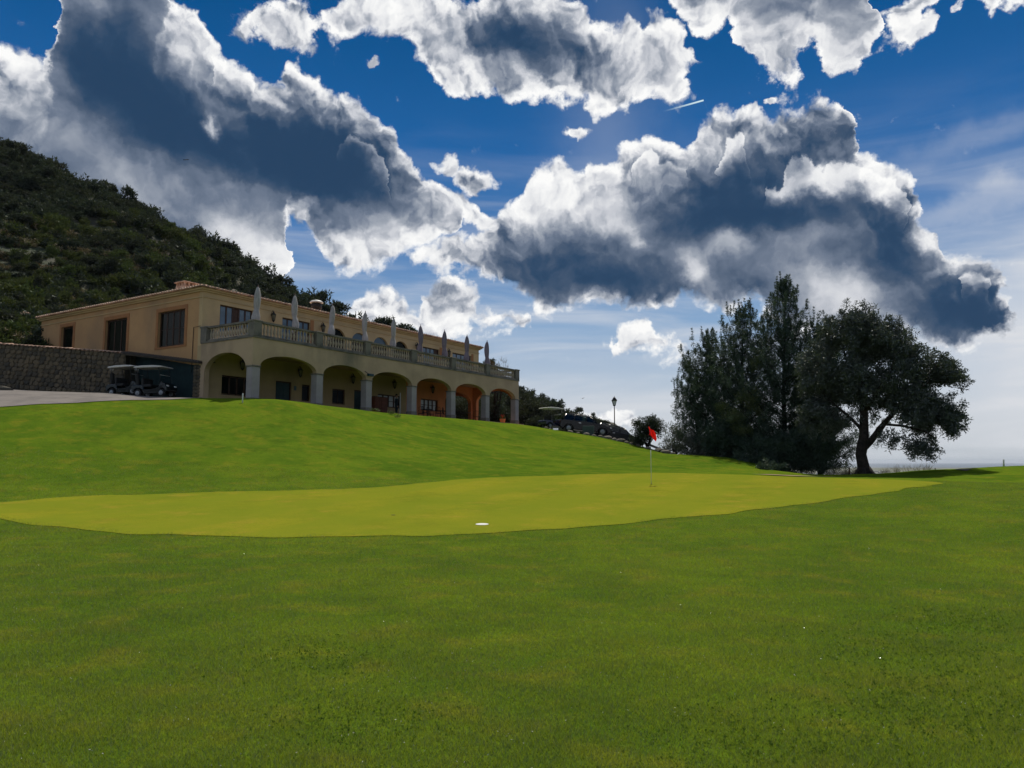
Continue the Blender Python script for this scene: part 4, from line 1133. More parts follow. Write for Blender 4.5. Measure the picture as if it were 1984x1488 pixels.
def golf_cart(body_mat, roof_mat, bags=True):
    """heading +x, wheels on z=0"""
    r_ = empty('golf_cart')
    b = MB()
    b.prism([(-1.10, .34), (-1.14, .62), (-1.02, .72), (-.35, .72), (-.28, .40), (-.22, .26), (.52, .24), (.60, .46), (.74, .82), (.80, .88), (1.06, .76), (1.22, .55), (1.20, .34), (1.08, .28), (1.05, .42), (.93, .50), (.79, .50), (.67, .42), (.60, .20), (-.30, .20), (-.42, .42), (-.56, .52), (-.76, .52), (-.92, .42), (-.98, .30)], 'y', -.56, .56)
    b.build('body', body_mat, r_, bevel=.035)
    MB().box(-.34, .62, -.52, .52, .215, .245).build('floor_tray', M_tyre, r_)
    MB().box(-.42, .12, -.50, .50, .60, .76).box(-.50, -.38, -.50, .50, .70, 1.14).build('seat', M_seat, r_, bevel=.03)
    MB().box(-1.10, -.62, -.46, .46, .45, .60).build('bag_deck', M_tyre, r_)
    rm = MB(); rp = [(-1.02, 1.77), (-.98, 1.83), (-.5, 1.88), (.25, 1.88), (.78, 1.83), (.90, 1.78), (.86, 1.755), (-.98, 1.745)]
    rm.prism(rp, 'y', -.58, .58); rm.build('roof', roof_mat, r_, bevel=.03)
    for y in (-.52, .52):
        MB().tube([(.80, y, .84), (.60, y, 1.77)], .018, 6).build('front_post', M_tyre, r_)
        MB().tube([(-.66, y * .9, .70), (-.80, y * .95, 1.76)], .018, 6).build('rear_post', M_tyre, r_)
    MB().add([(.79, -.50, .86), (.79, .50, .86), (.615, .50, 1.74), (.615, -.50, 1.74)], [(0, 1, 2, 3)]).build('windscreen', M_clear, r_)
    MB().tube([(.70, -.51, 1.30), (.70, .51, 1.30)], .012, 6).build('windscreen_rail', M_white, r_)
    sw_ = MB(); sw_.tube([(.62, .25, .70), (.34, .25, 1.02)], .018, 6)
    sw_.tube([(.34 + .02 * 0 + .17 * math.cos(a) * .75, .25 + .17 * math.sin(a), 1.02 + .17 * math.cos(a) * .65) for a in [2 * math.pi * k / 12 for k in range(13)]], .013, 5)
    sw_.build('steering_wheel', M_iron, r_)
    MB().tube([(1.205, -.5, .36), (1.235, -.2, .37), (1.235, .2, .37), (1.205, .5, .36)], .035, 6).build('bumper', M_tyre, r_)
    for y in (-.38, .38):
        MB().box(1.10, 1.19, y - .1, y + .1, .58, .68).build('headlight', M_lens, r_, bevel=.02)
    for x in (.86, -.66):
        for y in (-.50, .50):
            w = link('wheel', cart_w[0], r_, loc=(x, y, .225)); link('rim', cart_w[1], w)
            w.name = 'wheel'
    return r_
def club_bag(loc, mat, tilt=-.25, rz=0):
    r_ = empty('golf_bag', loc, rz)
    m = Matrix.Rotation(tilt, 4, 'Y')
    b = MB().lathe([(.10, 0), (.12, .05), (.12, .70), (.14, .76), (.13, .82)], n=12); b.v = [tuple(m @ Vector(v)) for v in b.v]; b.build('bag_body', mat, r_)
    for k in range(6):
        a = k * 1.05; p0 = m @ Vector((.07 * math.cos(a), .07 * math.sin(a), .8)); p1 = m @ Vector((.10 * math.cos(a), .10 * math.sin(a), 1.08 + .04 * (k % 3)))
        MB().tube([p0, p1, p1 + Vector((.05, .02, .03))], [.008, .008, .02], 5).build('club', M_chrome, r_)
    return r_
def ground_at(x, y): return float(lawn_surface(np.array([x]), np.array([y]))[0]) + .03
g1 = pt(297, 773, 46.0); h1 = R(-9)
c1 = golf_cart(M_body, M_roof_w)
c1.location = (g1[0], 46.0, ground_at(g1[0], 46.0) - .0); c1.rotation_euler = (0, R(-0.5), h1)
tag(c1, 'dark golf cart with pale roof parked in front, nearest the house corner', 'golf cart', 'golf carts')
g2 = pt(246, 769, 47.6)
c2 = golf_cart(M_body, M_roof_w)
c2.location = (g2[0], 47.6, ground_at(g2[0], 47.6)); c2.rotation_euler = (0, R(-1.5), R(-14))
tag(c2, 'dark golf cart with grey roof, half hidden behind the front cart', 'golf cart', 'golf carts')
print('cart ground', c1.location, g1, c2.location, g2)
for cc, hd, mt, lab in ((c1, h1, M_seat, 'golf bag with clubs on the back of the front golf cart'), (c2, R(-14), M_tyre, 'golf bag with clubs on the back of the cart by the stone wall')):
    for y in (-.2, .2):
        p = cc.location + Matrix.Rotation(hd, 3, 'Z') @ Vector((-.86, y, .60))
        if y < 0: bg_ = club_bag(p, mt, -.18, hd); tag(bg_, lab, 'golf bag')
c3 = golf_cart(M_navy, M_roof_w)
g3 = pt(1069, 833, 64.5); c3.location = (g3[0], 64.5, ground_at(g3[0], 64.5)); c3.rotation_euler = (R(-1), R(1), R(38)); c3.scale = (.95, .95, .95)
tag(c3, 'dark blue golf cart with white-edged roof standing just past the clubhouse end', 'golf cart', 'golf carts')

# ------------------------------------------------------------------ cars
M_carpaint = mat_simple('dark_car_paint', (0.006, 0.005, 0.007), (0.008, 0.007, 0.009), 1.0, 0.16, spec=0.35)
M_carpaint2 = mat_simple('dark_grey_car_paint', (0.014, 0.015, 0.018), None, rough=0.2, spec=0.35)
car_w = wheel_meshes(.31, .20)
def car(paint, rails=True):
    """estate car heading +x"""
    r_ = empty('parked_car')
    lo = [(-2.15, .30), (-2.20, .55), (-2.17, .85), (-2.05, .96), (-1.2, .98), (0, .98), (.85, .96), (1.5, .86), (2.0, .72), (2.16, .55), (2.15, .32), (1.95, .22), (1.78, .24), (1.72, .42), (1.55, .58), (1.25, .58), (1.08, .42), (1.02, .22), (-1.02, .22), (-1.08, .42), (-1.25, .58), (-1.55, .58), (-1.72, .42), (-1.78, .24)]
    b = MB(); b.prism(lo, 'y', -.86, .86); b.build('body', paint, r_, bevel=.06)
    cab = MB(); n0, n1 = .80, .60
    bot = [(-2.02, .97), (.95, .95)]; top = [(-1.72, 1.43), (-.9, 1.50), (-.1, 1.49), (.22, 1.43)]
    # roof shell
    V = []; ys_ = (-n1, -n1 * .5, 0, n1 * .5, n1)
    for x, z in top:
        for y in ys_: V.append((x, y, z + (.03 if abs(y) < n1 * .9 else 0)))
    F = [(i * 5 + k, i * 5 + k + 1, (i + 1) * 5 + k + 1, (i + 1) * 5 + k) for i in range(3) for k in range(4)]
    V2 = [(x, y, z - .05) for x, y, z in V]; F2 = [tuple(20 + i for i in f[::-1]) for f in F]
    edge = [0, 1, 2, 3, 4, 9, 14, 19, 18, 17, 16, 15, 10, 5]
    cab.add(V + V2, F + F2 + [(a_, edge[(i + 1) % 14], edge[(i + 1) % 14] + 20, a_ + 20) for i, a_ in enumerate(edge)], True)
    for sy in (-1, 1):
        for (x0, z0, x1, z1, w) in ((-2.02, .96, -1.70, 1.42, .07), (-1.05, .97, -.98, 1.46, .05), (-.02, .97, -.05, 1.47, .05), (.92, .95, .22, 1.42, .05)):
            cab.tube([(x0, sy * n0, z0), (x1, sy * n1, z1)], w, 6)
    cab.build('cabin', paint, r_)
    G_ = lambda q: MB().add(q, [(0, 1, 2, 3)])
    G_([(.92, -.78, .96), (.92, .78, .96), (.24, .58, 1.42), (.24, -.58, 1.42)]).build('windscreen', M_carglass, r_)
    G_([(-2.03, -.78, .97), (-2.03, .78, .97), (-1.73, .58, 1.40), (-1.73, -.58, 1.40)]).build('rear_window', M_carglass, r_)
    for sy in (-1, 1):
        for xa, xb, xc, xd in ((-1.96, -1.10, -1.02, -1.70), (-1.02, -.06, -.07, -.98), (.0, .86, .20, -.02)):
            G_([(xa, sy * .79, .98), (xb, sy * .79, .98), (xc, sy * .61, 1.41), (xd, sy * .61, 1.41)]).build('side_window', M_carglass, r_)
        if rails:
            MB().tube([(-1.55, sy * .55, 1.47), (-1.50, sy * .55, 1.56), (-.15, sy * .55, 1.565), (-.05, sy * .55, 1.50)], .018, 6).build('roof_rail', M_iron, r_)
        MB().box(1.92, 2.10, sy * .62 - .16, sy * .62 + .16, .58, .72).build('headlight', M_lens, r_, bevel=.03)
        MB().box(-2.20, -2.12, sy * .72 - .1, sy * .72 + .1, .62, .88).build('tail_light', M_red_wood, r_, bevel=.02)
        MB().tube([(.62, sy * .82, 1.02), (.60, sy * .98, 1.04)], [.03, .07], 6).build('mirror', paint, r_)
        MB().box(-.62, -.42, sy * .86 - .015, sy * .86 + .015, .80, .83).build('door_handle', M_chrome, r_)
        for x in (1.40, -1.40):
            w = link('wheel', car_w[0], r_, loc=(x, sy * .76, .31)); link('rim', car_w[1], w)
    MB().box(-.9, -.6, -.5, -.1, .7, 1.2).box(-.9, -.6, .1, .5, .7, 1.2).box(0.0, .25, -.5, -.1, .7, 1.2).box(0.0, .25, .1, .5, .7, 1.2).build('seat', M_tyre, r_, bevel=.04)
    return r_
k1 = car(M_carpaint); q = pt(1134, 841, 64.5)
k1.location = (q[0], 64.5, q[2] + .02); k1.rotation_euler = (0, R(7), R(-6))
tag(k1, 'dark estate car with roof rails parked beside the small golf cart', 'car', 'parked cars')
k2 = car(M_carpaint2, False); q = pt(1196, 862, 67.0)
k2.location = (q[0], 67.0, q[2] + .1); k2.rotation_euler = (0, R(13), R(-4))
tag(k2, 'low dark grey car further down the slope beneath the street lamp', 'car', 'parked cars')
# green electricity box in front of the car
bx = MB().box(-.45, .45, -.2, .2, -.3, .72).mesh('utility_box', mat_simple('grey_green_paint', (0.05, 0.075, 0.07), None), .02)
q = pt(1140, 838, 60.6); o = link('utility_box', bx, loc=(q[0], 60.6, ground_at(q[0], 60.6)), rz=R(-8)); tag(o, 'low grey-green cabinet on the lawn edge in front of the estate car', 'cabinet')

# ------------------------------------------------------------------ street lamp
q = pt(1191, 838, 70.0)
lp = empty('street_lamp', (q[0], 70.0, q[2] - .3))
hz = 7.55 - lp.location.z
MB().tube([(0, 0, 0), (0, 0, hz - 1.0), (0, 0, hz - .78)], [.055, .042, .03], 10).lathe([(.12, 0), (.12, .35), (.08, .45)]).build('pole', M_iron, lp)
cg = MB()
for k in range(4):
    a = math.pi / 4 + k * math.pi / 2
    cg.tube([(.27 * math.cos(a), .27 * math.sin(a), hz - .36), (.13 * math.cos(a), .13 * math.sin(a), hz - .78)], .018, 4)
cg.lathe([(.10, hz - .84), (.18, hz - .78), (.14, hz - .76)], n=4, smooth=False)
cg.build('lantern_frame', M_iron, lp)
MB().lathe([(.12, hz - .77), (.25, hz - .36)], n=4, smooth=False).build('lantern_glass', M_lens, lp)
MB().lathe([(.34, hz - .36), (.30, hz - .28), (.15, hz - .12), (.14, hz - .06), (.05, hz - .02), (.02, hz + .08)], n=4, smooth=False).build('lantern_cap', M_iron, lp)
tag(lp, 'black street lamp with a square lantern, standing against the sky beyond the cars', 'street lamp')

# ------------------------------------------------------------------ flag and the putting green's small things
M_red = None
m, t, o_ = mat_new('red_flag_cloth')
d = t.nodes.new('ShaderNodeBsdfDiffuse'); d.inputs['Color'].default_value = (0.55, 0.012, 0.010, 1)
tl_ = t.nodes.new('ShaderNodeBsdfTranslucent'); tl_.inputs['Color'].default_value = (0.70, 0.015, 0.010, 1)
mx = t.nodes.new('ShaderNodeMixShader'); mx.inputs[0].default_value = .55
t.links.new(d.outputs[0], mx.inputs[1]); t.links.new(tl_.outputs[0], mx.inputs[2]); t.links.new(mx.outputs[0], o_.inputs['Surface']); M_red = m
fp = Vector(pt(1262, 937, 28.6)); fp.z = plane(28.6)
fs = empty('flagstick', fp)
MB().tube([(0, 0, -.1), (0, 0, .9), (0, 0, 1.25)], .011, 8).build('pole', M_white, fs)
MB().tube([(0, 0, 1.25), (-.01, 0, 2.13)], .009, 8).build('upper_pole', M_iron, fs)
nx_, nz_ = 12, 8; V = []
for i in range(nx_ + 1):
    u = i / nx_
    for k in range(nz_ + 1):
        w = k / nz_
        x = .02 + .31 * u * (.92 + .08 * w) + .02 * math.sin(w * 5); z = 2.10 - .30 * (1 - w) - .17 * u * u - .10 * u + (.03 * math.sin(u * 8 + w * 2))
        V.append((x * .86 - .06, .05 * math.sin(u * 9 + w * 3) * u + .02, z))
F = [(i * (nz_ + 1) + k, (i + 1) * (nz_ + 1) + k, (i + 1) * (nz_ + 1) + k + 1, i * (nz_ + 1) + k + 1) for i in range(nx_) for k in range(nz_)]
fl_ = MB().add(V, F, True).build('flag', M_red, fs, fix=False)
MB().add([(.16, -.035, 1.93), (.27, -.04, 1.86), (.275, -.04, 1.875), (.165, -.035, 1.945)], [(0, 1, 2, 3)]).build('flag_stripe', M_white, fl_, fix=False)
tag(fs, 'golf flagstick with a drooping red flag in the putting green', 'flag')
M_hole = mat_simple('cup_dark', (0.01, 0.01, 0.008), None)
o = MB().lathe([(.054, -.1), (.054, .004)], n=16).build('hole_cup', M_hole, loc=(fp.x + .0, fp.y, fp.z)); tag(o, 'small dark hole in the green at the foot of the flagstick', 'hole')
q = on_plane(934, 1016)
o = MB().lathe([(.15, 0), (.15, .004), (.145, .006)], n=28).build('white_disc', M_white, loc=(q[0], q[1], plane(q[1]) + .003)); o.rotation_euler = (R(3.1), 0, 0); tag(o, 'flat white disc lying on the near side of the putting green', 'marker')
q = on_plane(762, 998)
o = MB().lathe([(.054, 0), (.054, .004)], n=14).build('hole_cup', M_hole, loc=(q[0], q[1], plane(q[1]) + .002)); tag(o, 'plugged dark spot on the green, left of the white disc', 'hole')
def stake(px, py0, Y, h, mat, lab, w=.035):
    x, y, z = pt(px, py0, Y); z = ground_at(x, y) - .03
    o = MB().tube([(0, 0, -.1), (0, 0, h - .03), (0, 0, h)], [w, w, w * .5], 8).build('marker_post', mat, loc=(x, y, z)); o.rotation_euler = (R(1.5), R(1.0), 0)
    return tag(o, lab, 'post')
stake(470, 775, 41.3, .52, M_white, 'short white post on the lawn crest in front of the corner pillar')
stake(1945, 906, 43.5, .46, M_white, 'white marker post at the right edge against the sea', .045)
stake(1646, 921, 39.5, .36, M_wood, 'small dark post left of the tree trunk')
stake(1812, 911, 41.5, .10, M_wood, 'tiny dark stub on the shaded crest right of the tree', .03)
# sprinkler valve and rocks along the crest
q = pt(1076, 833, 61.5); z = ground_at(q[0], 61.5)
v = empty('sprinkler_valve', (q[0], 61.5, z - .05)); MB().box(-.22, .22, -.15, .15, 0, .22).build('valve_box', M_chrome, v, bevel=.03); MB().box(-.30, .24, -.2, .2, .26, .34).tube([(0, 0, .22), (0, 0, .45)], .03, 6).build('valve_lid', M_iron, v, bevel=.02)
tag(v, 'grey metal valve box with dark lid on the lawn below the blue golf cart', 'valve box')
M_rock = rubble_mat('limestone_rock', (0.20, 0.18, 0.15), (0.13, 0.12, 0.10), (0.26, 0.22, 0.18))
def rock_mesh(seed, mat=None):
    r_ = random.Random(seed); bm = bmesh.new(); bmesh.ops.create_icosphere(bm, subdivisions=2, radius=.5)
    k = [Vector((r_.uniform(-1, 1), r_.uniform(-1, 1), r_.uniform(-1, 1))).normalized() for _ in range(9)]
    for v_ in bm.verts:
        d_ = v_.co.normalized(); s_ = min(.5, min((.33 + .1 * r_.random() * 0 + .04 * i) / max(.05, d_.dot(kk)) for i, kk in enumerate(k) if d_.dot(kk) > .05) if any(d_.dot(kk) > .05 for kk in k) else .5)
        v_.co = d_ * s_ * r_.uniform(.94, 1.04)
    me = bpy.data.meshes.new('rock'); bm.to_mesh(me); bm.free(); me.materials.append(mat or M_rock); return me
rocks = [rock_mesh(i) for i in range(6)]
rk = [(1058, 834, 62.3, .30), (1066, 835, 62, .22), (1105, 840, 60.8, .35), (1120, 842, 60.5, .25), (1136, 845, 60, .4), (1150, 847, 59.5, .3), (1163, 849, 59, .35), (1177, 852, 58.3, .5), (1190, 855, 57.8, .4),
      (1203, 858, 57.2, .55), (1214, 860, 56.8, .35), (1226, 862, 56.3, .45), (1236, 866, 55.8, .3), (1256, 871, 54.8, .35), (1275, 874, 53.8, .5), (1290, 879, 53, .55), (1304, 882, 52.4, .4), (1318, 884, 51.9, .3)]
ORD = ['first', 'second', 'third', 'fourth', 'fifth', 'sixth', 'seventh', 'eighth', 'ninth', 'tenth', 'eleventh', 'twelfth', 'thirteenth', 'fourteenth', 'fifteenth', 'sixteenth', 'seventeenth', 'eighteenth', 'nineteenth', 'twentieth']
for i, (px, py, Y, s_) in enumerate(rk):
    x, y, z = pt(px, py, Y); z = ground_at(x, y)
    o = link('rock', rocks[i % 6], loc=(x, y, z + s_ * .08)); o.scale = (s_ * 1.5, s_, s_ * .7); o.rotation_euler = (0, 0, i * 1.7)
    side_ = 'pale rock in the row of stones below the cars, ' if i < 12 else 'pale rock below the bushes right of the cars, '
    tag(o, side_ + ORD[i if i < 12 else i - 12] + ' from the left', 'rock', 'rocks along the lawn crest')
q0, q1 = pt(1252, 862, 56.5), pt(1303, 880, 53.2)
rl = MB().tube([(q0[0], q0[1], q0[2] + .1), ((q0[0] + q1[0]) / 2, (q0[1] + q1[1]) / 2, (q0[2] + q1[2]) / 2 + .06), (q1[0], q1[1], q1[2] + .02)], .09, 8).build('log', mat_simple('weathered_wood', (0.34, 0.31, 0.27), (0.22, 0.20, 0.17), 5.0, 0.9, bmp=.4)); tag(rl, 'pale weathered log lying at the foot of the bushes on the lawn crest', 'log')
orock_dark = rock_mesh(77, rubble_mat('dark_rock', (0.10, 0.09, 0.07), (0.06, 0.06, 0.05), (0.13, 0.11, 0.085)))
x, y, z = pt(10, 762, 45.0); z = ground_at(x, y)
o = link('boulder', orock_dark, loc=(x - .3, y, z + .0)); o.scale = (1.5, .8, .6); tag(o, 'low grey boulder beside the path at the left edge', 'rock')

# ------------------------------------------------------------------ things in the arcade
def cafe_chair():
    r_ = empty('cafe_chair')
    MB().box(-.21, .21, -.21, .21, .43, .46).build('seat', M_iron, r_, bevel=.008)
    bk = MB(); bk.tube([(-.2, .2, .45), (-.21, .26, .92), (-.1, .27, .97), (.1, .27, .97), (.21, .26, .92), (.2, .2, .45)], .014, 6)
    for x in (-.12, -.04, .04, .12): bk.tube([(x, .2, .46), (x, .27, .96)], .008, 5)
    bk.build('backrest', M_iron, r_)
    for x, y in ((-.19, -.19), (.19, -.19), (-.19, .19), (.19, .19)): MB().tube([(x, y, .44), (x * 1.15, y * 1.15, 0)], .013, 6).build('leg', M_iron, r_)
    for x in (-.22, .22): MB().tube([(x, -.2, .44), (x, -.2, .66), (x, .22, .68)], .012, 6).build('armrest', M_iron, r_)
    return r_
def cafe_table():
    r_ = empty('cafe_table')
    MB().lathe([(.42, .72), (.43, .735), (.42, .75)], n=20).build('table_top', M_iron, r_)
    MB().tube([(0, 0, .03), (0, 0, .72)], .03, 8).lathe([(.24, 0), (.22, .03), (.04, .05)]).build('pedestal', M_iron, r_)
    return r_
ch0 = cafe_chair(); tb0 = cafe_table()
spots = [(17.75, 1.5, .3), (18.3, 2.4, 2.4), (18.9, 1.1, -.6), (19.35, 2.3, 1.4), (19.95, 1.2, .9), (20.7, 1.4, 2.6), (22.4, 1.6, .2), (23.4, 2.3, 2.8), (24.3, 1.3, -1.0)]
for i, (a, b_, rz) in enumerate(spots):
    o = ch0 if i == 0 else copy_tree(ch0)
    o.location = B2W(a, b_, 0); o.rotation_euler = (0, 0, BANG + rz)
    tag(o, 'black metal outdoor chair under the fourth arch, ' + ORD[i] + ' from the left' if i < 6 else 'black metal outdoor chair under the fifth arch, ' + ORD[i - 6] + ' from the left', 'chair', 'chairs under the fourth arch' if i < 6 else 'chairs under the fifth arch')
for i, (a, b_) in enumerate(((18.35, 1.75), (20.2, 1.9), (23.1, 1.5))):
    o = tb0 if i == 0 else copy_tree(tb0); o.location = B2W(a, b_, 0)
    tag(o, ('round black metal table among the left chairs under the fourth arch', 'round black metal table among the right chairs under the fourth arch', 'round black metal table under the fifth arch')[i], 'table', 'outdoor tables in the arcade')
cb = empty('cabinet', B2W(14.45, 3.6, 0), BANG)
MB().box(-.15, 1.25, 0, .5, 0, 1.55).build('cabinet_body', M_red_wood, cb, bevel=.01); MB().box(-.2, 1.3, -.03, .53, 1.552, 1.59).build('cabinet_top', M_wood, cb)
for k in range(2): MB().box(-.1 + k * .66, .52 + k * .66, -.02, -.002, .08, 1.48).build('cabinet_door', M_red_wood, cb, bevel=.006)
tag(cb, 'low red-brown cabinet against the arcade wall, left of the standing person', 'cabinet')
pp = MB().tube([(0, 0, 0), (0, 0, 1.75)], .035, 8).build('pole', M_white, loc=B2W(14.56, 1.35, 0)); tag(pp, 'slim white pole standing right of the dark-clothed person in the arcade', 'pole')
wlm = empty('floodlight', B2W(9.75, -.02, 2.45), BANG); MB().box(-.28, .22, -.22, -.02, 0, .16).build('lamp_housing', M_teal, wlm, bevel=.02); MB().tube([(-.5, -.02, .30), (-.25, -.1, .16), (0, -.1, .08)], .02, 6).build('bracket', M_iron, wlm)
tag(wlm, 'dark teal floodlight on a bracket at the top of the third arcade pillar', 'lamp')
pot = empty('flower_pot', B2W(28.3, 1.2, 0)); MB().lathe([(.16, 0), (.26, .42), (.28, .46), (.24, .46)], n=14).build('pot', M_orange, pot)
tag(pot, 'clay pot of red flowers at the far corner pillar', 'flower pot')

# ------------------------------------------------------------------ person standing in the arcade
def skin_body(name, joints, bones, mat, parent=None, sub=2, root=0):
    me = bpy.data.meshes.new(name); me.from_pydata([j[0] for j in joints], bones, [])
    o = link(name, me, parent)
    md = o.modifiers.new('skin', 'SKIN'); md.use_smooth_shade = True
    for i, j in enumerate(joints):
        r_ = j[1] if hasattr(j[1], '__len__') else (j[1], j[1]); o.data.skin_vertices[0].data[i].radius = r_; o.data.skin_vertices[0].data[i].use_root = (i == root)
    md2 = o.modifiers.new('sub', 'SUBSURF'); md2.levels = sub; md2.render_levels = sub
    me.materials.append(mat); return o
M_cloth = mat_simple('dark_clothes', (0.015, 0.028, 0.032), (0.010, 0.018, 0.022), 6.0, 0.9)
M_skin = mat_simple('skin', (0.42, 0.24, 0.16), None, rough=0.6)
M_hair = mat_simple('dark_hair', (0.02, 0.014, 0.01), None, rough=0.6)
per = empty('person', B2W(15.42, 2.45, -.04), BANG + R(20))
J = [((0, 0, .95), (.15, .11)), ((0, .0, 1.18), (.14, .10)), ((0, .0, 1.40), (.17, .10)), ((0, 0, 1.50), (.07, .07)),
     ((-.10, 0, .90), .10), ((-.11, -.02, .50), .07), ((-.11, 0, .10), .05), ((-.12, -.16, .04), (.045, .035)),
     ((.10, 0, .90), .10), ((.12, .02, .50), .07), ((.13, .05, .10), .05), ((.15, -.10, .04), (.045, .035)),
     ((-.19, 0, 1.41), .065), ((-.25, .02, 1.12), .048), ((-.20, -.12, .93), .036),
     ((.19, 0, 1.41), .065), ((.26, .0, 1.13), .048), ((.22, -.14, .96), .036)]
Bn = [(0, 1), (1, 2), (2, 3), (0, 4), (4, 5), (5, 6), (6, 7), (0, 8), (8, 9), (9, 10), (10, 11), (2, 12), (12, 13), (13, 14), (2, 15), (15, 16), (16, 17)]
bd = skin_body('body', J, Bn, M_cloth, per)
hd = MB().lathe([(.045, 1.50), (.05, 1.55), (.068, 1.58), (.085, 1.63), (.088, 1.69), (.080, 1.75), (.05, 1.79), (.01, 1.80)], n=14); hd.tube([(0, -.075, 1.67), (0, -.105, 1.645), (0, -.08, 1.635)], [.008, .016, .01], 6)
hd.tube([(-.088, 0, 1.69), (-.097, .005, 1.665), (-.088, 0, 1.64)], .012, 6).tube([(.088, 0, 1.69), (.097, .005, 1.665), (.088, 0, 1.64)], .012, 6).build('head', M_skin, per)
MB().lathe([(.090, 1.69), (.094, 1.74), (.082, 1.79), (.04, 1.82), (.01, 1.825)], cy=.008, n=14).build('hair', M_hair, per)
for sx, hx, hy, hz_ in ((-1, -.19, -.15, .87), (1, .21, -.17, .90)):
    hb = [((hx, hy, hz_ + .04), .026), ((hx, hy - .01, hz_ - .02), (.036, .020))]; bn = [(0, 1)]
    for k in range(4):
        i0 = len(hb); fx = (k - 1.5) * .017
        hb += [((hx + fx, hy - .015, hz_ - .06), .009), ((hx + fx, hy - .03, hz_ - .085 - .004 * (k in (1, 2))), .008)]; bn += [(1, i0), (i0, i0 + 1)]
    hb += [((hx - sx * .035, hy - .02, hz_ - .03), .010), ((hx - sx * .04, hy - .035, hz_ - .055), .009)]; bn += [(1, len(hb) - 2), (len(hb) - 2, len(hb) - 1)]
    skin_body('hand', hb, bn, M_skin, per, 1)
tag(per, 'person in dark clothes standing under the third arch before the pale-paned window', 'person')
print('person px ok')

# ------------------------------------------------------------------ aircraft and bird
q = pt(361, 310, 1400)
ap = empty('aeroplane', q, R(15)); ap.rotation_euler = (R(20), R(-12), R(15))
MB().tube([(-5, 0, 0), (-4, 0, .3), (0, 0, .6), (3.5, 0, .4), (5, 0, 0)], [.15, .5, .75, .6, .2], 8).build('fuselage', M_iron, ap)
MB().add([(1.2, 0, .3), (-.6, 0, .3), (-1.2, 6, .9), (.2, 6, .9), (-1.2, -6, .9), (.2, -6, .9), (1.2, 0, .1), (-.6, 0, .1), (-1.2, 6, .8), (.2, 6, .8), (-1.2, -6, .8), (.2, -6, .8)], [(0, 1, 2, 3), (1, 0, 5, 4), (9, 8, 7, 6), (10, 11, 6, 7), (3, 2, 8, 9), (4, 5, 11, 10), (0, 3, 9, 6), (5, 0, 6, 11), (1, 4, 10, 7), (2, 1, 7, 8)]).build('wings', M_iron, ap)
MB().box(-5, -4, -2, 2, .2, .3).prism([(-5, .2), (-4, .3), (-4.6, 2.0), (-5.2, 2.0)], 'y', -.08, .08).build('tail', M_iron, ap)
tag(ap, 'tiny dark aeroplane in the clouds above the hillside', 'aeroplane')
q = pt(1129, 772, 120)
bd_ = MB().tube([(-.22, 0, 0), (-.1, 0, .02), (.1, 0, .02), (.2, 0, .05)], [.02, .06, .07, .02], 6)
bd_.add([(.08, 0, .03), (-.08, 0, .03), (-.12, .3, .12), (0, .55, .05), (.1, .3, .12), (-.12, -.3, .12), (0, -.55, .05), (.1, -.3, .12)], [(0, 1, 2, 4), (4, 2, 3), (1, 0, 7, 5), (5, 7, 6)])
o = bd_.build('bird', M_iron, loc=q, rz=R(70), fix=False); tag(o, 'tiny dark bird in the sky above the cars, left of the street lamp', 'bird')

# ------------------------------------------------------------------ vegetation materials
def leaf_mat(name, a, b, c, transl=0.3, gloss=0.04, var=True, rgh=0.5):
    m, t, o = mat_new(name)
    rn = attr_fac(t, 'rnd')
    col = ramp(t, rn, [(0.0, a), (0.55, b), (1.0, c)])
    if var:
        orr = obj_rand(t); col = mixc(t, orr * 0.65, col, tuple(x * f for x, f in zip(a, (1.5, .9, .9))))
    d = t.nodes.new('ShaderNodeBsdfDiffuse'); t.links.new(col, d.inputs['Color'])
    tl = t.nodes.new('ShaderNodeBsdfTranslucent'); t.links.new(mixc(t, 0.4, col, (0.10, 0.13, 0.02)), tl.inputs['Color'])
    gl = t.nodes.new('ShaderNodeBsdfGlossy'); gl.inputs['Roughness'].default_value = rgh; gl.inputs['Color'].default_value = (0.8, 0.85, 0.85, 1)
    m1 = t.nodes.new('ShaderNodeMixShader'); m1.inputs[0].default_value = transl
    t.links.new(d.outputs[0], m1.inputs[1]); t.links.new(tl.outputs[0], m1.inputs[2])
    m2 = t.nodes.new('ShaderNodeMixShader'); m2.inputs[0].default_value = gloss
    t.links.new(m1.outputs[0], m2.inputs[1]); t.links.new(gl.outputs[0], m2.inputs[2]); t.links.new(m2.outputs[0], o.inputs['Surface'])
    return m
M_olive = leaf_mat('grey_olive_leaves', (0.022, 0.034, 0.028), (0.042, 0.056, 0.047), (0.095, 0.108, 0.095), .20, .07, False)
M_pine = leaf_mat('pine_needles', (0.018, 0.038, 0.026), (0.034, 0.062, 0.042), (0.065, 0.098, 0.060), .22, .04, False)
M_lit_pine_weed = leaf_mat('lit_pine_and_weed_leaves', (0.05, 0.075, 0.025), (0.085, 0.11, 0.04), (0.13, 0.145, 0.06), .3, .03, False)  # paler green for pine foliage painted as lit; the weeds' own colour
M_shrub = leaf_mat('maquis_leaves', (0.024, 0.038, 0.028), (0.036, 0.053, 0.040), (0.054, 0.070, 0.053), .18, .012)
M_shrub2 = leaf_mat('green_bush_leaves', (0.038, 0.064, 0.020), (0.056, 0.085, 0.028), (0.076, 0.102, 0.040), .22, .01)
M_dry = leaf_mat('dry_grass_stems', (0.10, 0.085, 0.045), (0.16, 0.13, 0.075), (0.22, 0.19, 0.12), .25, .03)
M_grey = leaf_mat('silvery_bush_leaves', (0.055, 0.060, 0.050), (0.10, 0.10, 0.085), (0.18, 0.175, 0.15), .25, .05)
